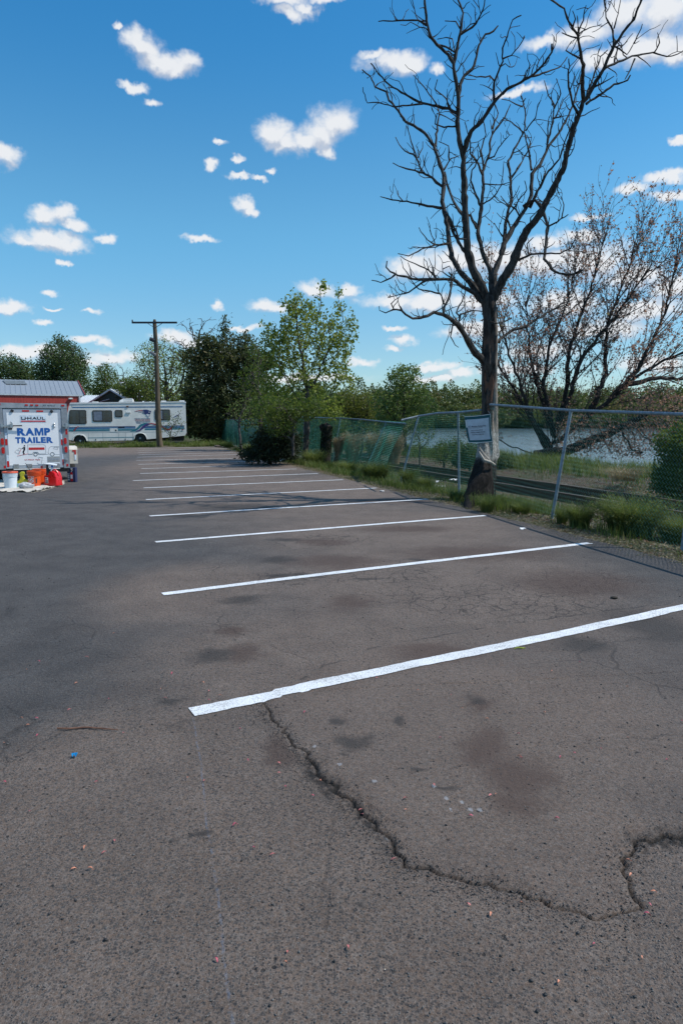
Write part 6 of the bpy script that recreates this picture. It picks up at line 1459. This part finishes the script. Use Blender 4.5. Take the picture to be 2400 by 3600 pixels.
# printed square on the front bucket
def bpt(th, z_, off=.002): rr_ = .126+(.152-.126)*z_/.37+off; return np.array([rr_*math.sin(th), -rr_*math.cos(th), z_])
def bpatch(nm, mat, t0, t1, z0, z1, off, par):
    n = 10; V = [bpt(lerp(t0, t1, i/n), lerp(z0, z1, j/n), off) for i in range(n+1) for j in range(n+1)]; return npmesh(nm, np.array(V), gridfaces(n+1, n+1), mat, par)
T0, T1, Z0, Z1 = -.85, .30, .035, .245
bpatch('emblem_border', M_WHT2, T0-.03, T1+.03, Z0-.006, Z1+.006, .002, b2_); bpatch('emblem', M_OPL, T0, T1, Z0, Z1, .003, b2_)
mb = MB()
def dmap(x, y, z_):   # turned 42 degrees, as stencilled
    a = math.radians(42); u = x*math.cos(a)-z_*math.sin(a); v = x*math.sin(a)+z_*math.cos(a)
    return tuple(bpt(lerp(T0, T1, .5+u), lerp(Z0, Z1, .5+v), .004-y*.01))
fit_text(mb, 'HOME', -.54, .54, -.10, .16, 0, off=.05, ext=.02, map=dmap); fit_text(mb, 'DEPOT', -.40, .40, -.36, -.14, 0, off=.05, ext=.02, map=dmap); fit_text(mb, 'THE', -.24, .12, .22, .38, 0, off=.05, ext=.02, map=dmap)
mb.build('lettering', M_WHT2, b2_)
bpatch('side_print', M_BLACKP, .62, .80, .09, .20, .003, b2_)
# fuel can
c = P(187,1690,16.25); fc = empty('fuel_can', (c[0], 16.25, CZ), -.35, 'bright red plastic fuel can with a moulded handle at the right of the drop cloth', 'fuel can')
MB().prism([(-.17,0),(.19,0),(.185,.20),(.15,.30),(.09,.345),(.0,.345),(-.03,.25),(-.17,.24)], -.11, .11).build('body', M_RPL, fc, smooth=True, bevel=.012, seg=2)
MB().tube([(-.0,0,.30),(.02,0,.37),(.09,0,.375),(.15,0,.32),(.17,0,.24)], .022, 8).build('handle', M_RPL, fc, smooth=True)
MB().lathe([(.035,.235),(.035,.27),(.025,.275)], (-.11,0,0), 14).build('cap', M_BLACKP, fc, smooth=True)
mb = MB(); mb.box(-.12,-.035,-.1135,-.1105,.06,.20); lb = mb.build('label_sticker', M_WHT2, fc)
mb = MB(); mb.box(-.115,-.04,-.1150,-.1140,.065,.085); mb.box(-.115,-.04,-.1150,-.1140,.10,.125); mb.box(-.115,-.07,-.1150,-.1140,.15,.175); mb.build('print', M_BLACKP, lb)
# yellow and black power tool behind the buckets
c = P(75,1690,16.35); pt = empty('power_tool', (c[0], 16.35, CZ), .2, 'yellow and black power tool lying between the white and orange buckets', 'power tool')
MB().prism([(-.16,.02),(.02,.01),(.16,.06),(.17,.12),(.10,.13),(.06,.20),(.10,.30),(.04,.33),(-.02,.30),(-.0,.19),(-.04,.11),(-.14,.09)], -.05, .05).build('housing', M_YEL, pt, smooth=True, bevel=.015)
MB().lathe([(.03,-.09),(.055,-.085),(.06,.0),(.05,.06),(.03,.07)], (-.14,0,.27), 16, 'x').build('motor', M_YEL, pt, smooth=True); MB().tube([(-.10,0,.27),(.02,0,.26)], .032, 10).build('grip', M_BLACKP, pt)
MB().box(-.12,.16,-.055,.055,0,.055).build('battery', M_BLACKP, pt, bevel=.012)
# small things
c = P(152,1690,16.75); sc_ = empty('scoop', (c[0], 16.75, CZ), 0, 'small red plastic scoop between the orange buckets and the fuel can', 'scoop')
MB().prism([(-.10,.22),(.08,.18),(.09,.26),(-.06,.28)], -.05, .05).build('blade', M_RPL, sc_, bevel=.01); MB().box(-.03,.05,-.03,.03,0,.185).build('stand', M_BLACKP, sc_)
c = P(63,1712,15.6); cp = empty('plastic_cup', (c[0], 15.6, CZ), 0, 'teal plastic cup tucked beside the white bucket', 'cup')
MB().lathe([(.035,0),(.042,.10),(.038,.10),(.032,.006)], (0,0,0), 16).build('cup_wall', M_SIL, cp, smooth=True)
r = np.random.RandomState(8)
c = P(92,1718,15.45); V = []; n = 22
for i in range(n+1):
    for j in range(n):
        a, p_ = 2*PI*j/n, PI*i/n; k = .55+.75*vn2.f(a*1.7+3, p_*2.2, 3); V.append((.19*k*math.sin(p_)*math.cos(a), .12*k*math.sin(p_)*math.sin(a), .07+.075*k*math.cos(p_)))
F = [(i*n+j, i*n+(j+1) % n, (i+1)*n+(j+1) % n, (i+1)*n+j) for i in range(n) for j in range(n)]
bg = npmesh('plastic_bag', np.array(V)-[0,0,.0], F, M_BAG, loc=(c[0], 15.45, CZ-.0)); tag(bg, 'crumpled translucent plastic bag on the front edge of the drop cloth', 'bag')
c = P(100,1690,16.7); bp_ = empty('long_handled_brush', (c[0], 16.7, CZ), 0, 'thin dark handled brush leaning between trailer and orange bucket', 'brush')
MB().tube([(.06,0,.33),(-.06,.05,.50)], .008, 6).build('handle', M_BLACKP, bp_); MB().box(.02,.10,-.03,.03,0,.34).build('brush_head', M_BLACKP, bp_, bevel=.01)
c = P(170,1690,16.8)
for k, (dx, mt, lab, hh) in enumerate([(-.14, M_RPL, 'bottle with a red cap standing behind the fuel can', .42), (.0, M_BLACKP, 'black bottle standing behind the fuel can', .46), (.12, M_UBLUE, 'bottle with a blue cap standing behind the fuel can', .44)]):
    bt = empty('bottle', (c[0]+dx, 16.8, CZ), 0, lab, 'bottle', 'bottles behind the fuel can'); MB().lathe([(.045,0),(.048,.01),(.048,hh*.75),(.02,hh*.88),(.02,hh*.92)], (0,0,0), 16).build('bottle_body', M_WPL if k != 1 else M_BLACKP, bt, smooth=True)
    MB().lathe([(.026,hh*.90),(.026,hh),(.02,hh+.01)], (0,0,0), 12).build('cap', mt, bt, smooth=True)
V, F = [], []
mb = MB(); mb.add([(-.20,-.05,.47),(-.05,-.07,.49),(.12,-.06,.475),(.24,-.02,.45),(.22,.06,.47),(.02,.07,.50),(-.16,.05,.48),(-.20,-.05,.455),(-.05,-.07,.475),(.12,-.06,.46),(.24,-.02,.435),(.22,.06,.455),(.02,.07,.485),(-.16,.05,.465)],
   [(0,1,2,3,4,5,6),(13,12,11,10,9,8,7)]+[(i,(i+1)%7+0,(i+1)%7+7,i+7) for i in range(7)]); rg = mb.build('rag', M_WPL, loc=(c[0], 16.8, CZ)); tag(rg, 'crumpled white rag lying over the bottles behind the fuel can', 'rag')
# navy box with a printed fire extinguisher
c = P(251,1690,17.45); bx = empty('cardboard_box', (c[0]-.01, 17.5, 0), -.05, 'navy box with a red fire extinguisher printed on it, standing by the trailer wheel', 'box')
MB().box(-.105,.105,0,.12,0,.375).build('carton', M_NVB, bx, bevel=.003); MB().lathe([(.030,-.004),(.0299,0)], (0,0,0), 4, 'y') 
mb = MB(); mb.prism([(-.022,.02),(.038,.02),(.038,.22),(.028,.25),(.018,.26),(-.0,.26),(-.012,.25),(-.022,.22)], -.003, -.0005); ex = mb.build('printed_extinguisher', M_RPL, bx); mb = MB(); mb.box(-.018,.034,-.005,-.0035,.09,.19); mb.build('printed_label', M_WHT2, ex)
mb = MB(); mb.tube([(.010,-.004,.26),(.012,-.004,.285),(.035,-.004,.30),(.03,-.004,.32),(.0,-.004,.325)], .005, 5); mb.build('printed_hose', M_WHT2, ex)
mb = MB(); [mb.box(-.095,-.045,-.003,-.0005,z_,z_+.018) for z_ in (.05,.10,.15,.20)]; mb.box(-.02,.04,-.003,-.0005,.345,.362); mb.build('printed_text', M_WHT2, bx)

# ================================================================= small things lying about
M_STICK = pmat('red_brown_twig', (.12,.045,.025), .8, 0, .3, 20, (.20,.10,.06)); pt_ = [G(x*K, y*K)+[0,0,.008] for x, y in ((132,1676),(160,1677),(200,1674),(240,1677),(273,1680))]
s0 = pt_[0]; sk = MB().tube([p_-s0 for p_ in pt_], [.0038,.0042,.0040,.0036,.002], 7).build('fallen_stick', M_STICK, smooth=True, loc=tuple(s0)); tag(sk, 'long thin reddish brown stick lying on the bare asphalt at the left', 'stick')
g_ = G(172*K, 1738*K); V = []; n = 12
for i in range(n): a = 2*PI*i/n; rr_ = .014*(1 if i % 3 else .45); V += [(rr_*math.cos(a), rr_*math.sin(a)*.8, .004+.012*(i % 2))]
mb = MB(); mb.add(V+[(0,0,.016)]+[(a, b_, c_-.004) for a, b_, c_ in V], [(i, (i+1) % n, n) for i in range(n)]+[(n+1+i, n+1+(i+1) % n, (i+1) % n, i) for i in range(n)]); o = mb.build('blue_scrap', pmat('bright_blue_plastic', (.01,.28,.62), .4), loc=(g_[0], g_[1], .002)); tag(o, 'tiny crumpled bright blue scrap lying on the asphalt below the stick', 'scrap')
g_ = G(1192*K, 1493*K); o = MB().tube([(-.035,0,.006),(-.01,.012,.012),(.02,.008,.008),(.045,.02,.005)], [.002,.005,.005,.002], 6).build('curled_leaf', pmat('yellow_green_leaf', (.28,.33,.03), .6), loc=(g_[0], g_[1], .003)); tag(o, 'curled yellow green leaf just below the nearest white stripe', 'leaf')
g_ = G(1410*K, 1375*K); V = []; r = np.random.RandomState(12)
def stone(name, g_, s_, mat, label, cat, seed, flat=.6, group=None):
    r = np.random.RandomState(seed); V = []; F = []; n, m_ = 9, 6
    for i in range(m_+1):
        for j in range(n): a, p_ = 2*PI*j/n+.2*i, PI*i/m_; k = r.uniform(.75, 1.15); V.append((s_*k*math.sin(p_)*math.cos(a), s_*.75*k*math.sin(p_)*math.sin(a), s_*flat*(.8+k*.9*math.cos(p_))*.6))
    F = [(i*n+j, i*n+(j+1) % n, (i+1)*n+(j+1) % n, (i+1)*n+j) for i in range(m_) for j in range(n)]
    return tag(npmesh(name, np.array(V), F, mat, loc=tuple(g_)), label, cat, group)
M_CLOD = pmat('dark_clod', (.020,.017,.012), .95, 0, .4, 40, (.05,.042,.03)); M_TAR = pmat('black_chip', (.016,.016,.017), .7, 0, .3, 60, (.04,.04,.042)); M_PALE = pmat('pale_pebble', (.20,.185,.165), .8, 0, .2, 40)
stone('mud_clod', g_, .035, M_CLOD, 'dark muddy clod lying alone between the two nearest stripes at the right', 'clod', 3)
stone('rock', G(765,1572), .22, pmat('brown_rock', (.10,.08,.065), .9), 'brown rock at the far end of the lot by the first green fence post', 'rock', 4)
stone('rock', G(890,1588), .17, pmat('tan_rock', (.20,.15,.11), .9), 'tan rock beside the lot edge just left of the juniper', 'rock', 6)
# pink petals, orange-pink seed wings
M_PET = [pmat('pink_petal', (.52,.16,.15), .6), pmat('salmon_petal', (.55,.22,.13), .6), pmat('deep_pink_petal', (.42,.07,.11), .6)]
PT = [(737,1786),(828,1858),(832,1866),(718,1830),(640,1778),(627,1968),(583,1952),(655,1812),(905,1978),(930,1840),(930,1866),(996,1808),(1075,2080),(1197,2076),(1442,1978),(1446,2010),(1490,2080),(1485,2102),(1362,2175),(1472,2204),(1318,1733),(1285,1742),(1195,1745),(1138,1830),(1278,1886),(1125,1832),
 (70,1865),(12,1797),(170,1998),(240,1960),(265,1935),(208,1998),(196,1948),(496,2208),(660,2192),(656,2218),(284,1686),(86,1690),(50,1652),(64,1668),(10,1708),(160,1633),(380,1605),(466,1570),(480,1590),(506,1600),(518,1532),(552,1676),(570,1748),(640,1755),(540,1900),(1118,1655),(1060,1630),(865,1560),(1440,1700),(1380,1725),(1250,1640),
 (1080,1880),(395,1548),(200,1510),(90,1520),(250,1610),(1010,1700),(1530,1752),(1035,1600),(960,1590),(1500,2050),(1280,2262),(370,1585),(700,1640),(1190,1690)]
r = np.random.RandomState(15); proto = []
for k, m_ in enumerate(M_PET):
    n = 7; V = []
    for i in range(n):
        t = i/(n-1); w_ = .0052*math.sin(PI*min(1, t*1.15+.08))**.8; z_ = .003+.006*math.sin(PI*t)*(1+.4*k); V += [((t-.5)*.032, -w_, z_+.002), ((t-.5)*.032, 0, z_), ((t-.5)*.032, w_, z_+.002)]
    V = np.array(V); F = gridfaces(n, 3); V = np.concatenate([V, V-[0,0,.0012]]); F = np.concatenate([F, F[:, ::-1]+3*n]); proto.append((V, F, m_))
prt = None; protos = []
extra = [(r.uniform(0, 1568), 1440+r.rand()**1.3*800) for _ in range(16)]
meshes = []
for i, (x, y) in enumerate(PT+extra):
    k = r.randint(3); g_ = G(x*K, y*K); sc__ = r.uniform(.42, .75)
    if k >= len(meshes): 
        while len(meshes) <= k: V, F, m_ = proto[len(meshes)]; oo = npmesh('petal', V, F, m_); meshes.append(oo.data); bpy.data.objects.remove(oo)
    o = bpy.data.objects.new('petal', meshes[k]); link(o); o.location = (g_[0], g_[1], float(lot_z(g_[0], g_[1]))+.004); o.rotation_euler = (r.uniform(-.3,.3), r.uniform(-.3,.3), r.uniform(0, 6.28)); o.scale = (sc__,)*3
    cn_ = ('pink', 'salmon coloured', 'deep pink')[k]; dcr = float(np.min(np.hypot(crk[:, 0]-g_[0], crk[:, 1]-g_[1])))
    pl3 = ('close beside the long crack' if dcr < .12 else 'beyond the nearest white stripe' if g_[1] > 3.42+.53*(g_[0]+.79) else 'on the bare asphalt left of the chalk line' if g_[0] < -.62 and g_[1] > 2.3 else
           'on the brown patch inside the crack' if inside(np.array([g_[0]]), np.array([g_[1]]), np.concatenate([crk, upp, [[6, 4.5]]]))[0] else 'near the bottom edge of the photo' if g_[1] < 2.1 else 'between the chalk line and the long crack')
    tag(o, '%s fallen petal lying %s' % (cn_, pl3), 'petal', 'fallen petals scattered over the asphalt')
# loose chips and grit: nobody could count them
def grit(name, n, smin, smax, mat, seed, label, near=None, yr=(1.1, 9)):
    r = np.random.RandomState(seed)
    if near is not None:
        i = r.randint(0, len(near), n); xy_ = near[i]+r.normal(size=(n, 2))*.045+[-.02, -.02]; x, y = xy_.T
    else:
        y = yr[0]+(yr[1]-yr[0])*r.rand(n)**1.6; x = r.uniform(-.56, .56, n)*y
    s = smin*(smax/smin)**(r.rand(n)**2.2); z_ = lot_z(x, y)
    B = np.array([(1,0,0),(-1,0,0),(0,1,0),(0,-1,0),(0,0,1),(0,0,-1)], float); Fo = np.array([(0,2,4),(2,1,4),(1,3,4),(3,0,4),(2,0,5),(1,2,5),(3,1,5),(0,3,5)])
    sc_ = r.uniform(.55, 1.3, (n, 6, 1)); A = r.rand(n)*6.28; c_, s__ = np.cos(A)[:, None], np.sin(A)[:, None]; Q = B[None]*sc_; X_ = Q[..., 0]*c_-Q[..., 1]*s__*.8; Y_ = Q[..., 0]*s__+Q[..., 1]*c_*.8
    V = np.stack([x[:, None]+X_*s[:, None], y[:, None]+Y_*s[:, None], z_[:, None]+(Q[..., 2]*.6+.35)*s[:, None]], -1).reshape(-1, 3)
    F = (Fo[None]+np.arange(n)[:, None, None]*6).reshape(-1, 3)
    return tag(npmesh(name, V, F, mat), label, 'gravel', kind='stuff')
grit('loose_grit', 1500, .0022, .0085, M_TAR, 61, 'dark loose asphalt chips scattered over the worn lot')
grit('pale_grit', 5200, .0011, .0032, M_PALE, 62, 'pale grit scattered over the worn lot')
grit('crack_rubble', 5200, .0014, .0048, M_TAR, 63, 'crumbled black asphalt rubble along the long crack', near=crk)
M_GRS = pmat('grey_stones', (.075,.075,.078), .85, 0, .4, 90, (.15,.145,.14)); grit('grey_grit', 9000, .0020, .0055, M_GRS, 64, 'grey gravel worked loose from the asphalt surface', yr=(1.1, 5))
# litter beside the fence
M_LIT = pmat('white_litter', (.66,.68,.70), .6)
def litter(x, y, z_, s_, label, seed, mat=None):
    r = np.random.RandomState(seed); g_ = G(x, y, z_); V = []; n = 7
    for i in range(n):
        for j in range(n): V.append(((i/(n-1)-.5)*s_*1.5, (j/(n-1)-.5)*s_, s_*.45*r.rand()))
    V = np.array(V); F = gridfaces(n, n); o = npmesh('litter', np.concatenate([V, V-[0,0,.004]]), np.concatenate([F, F[:, ::-1]+n*n]), mat or M_LIT, loc=tuple(g_)); tag(o, label, 'litter', 'scraps of litter by the fence')
for i, (x, y, z_, s_, lab) in enumerate([(905,1602,0,.20,'white scrap on the lot edge left of the juniper'),(996,1621,0,.24,'white paper scrap right of the juniper foot'),(1122,1613,-.2,.20,'white scrap behind the fence under the ivy stump'),(1545,1715,-.25,.17,'crumpled white cup left of the upright post'),(1542,1695,-.3,.13,'small white scrap beyond the upright post'),
    (1592,1690,-.35,.16,'grey white wrapper just left of the upright post'),(1530,1620,-.5,.2,'white rag on the bank left of the upright post'),(1342,1728,.004,.06,'little white scrap on the asphalt left of the fence'),(2055,1692,-.4,.14,'white scrap among brown leaves right of the leaning post'),(1836,1860,.004,.05,'sliver of white litter on the asphalt near the weeds')]): litter(x, y, z_, s_, lab, i+3)
# light splashes of paint and chalk on the patch
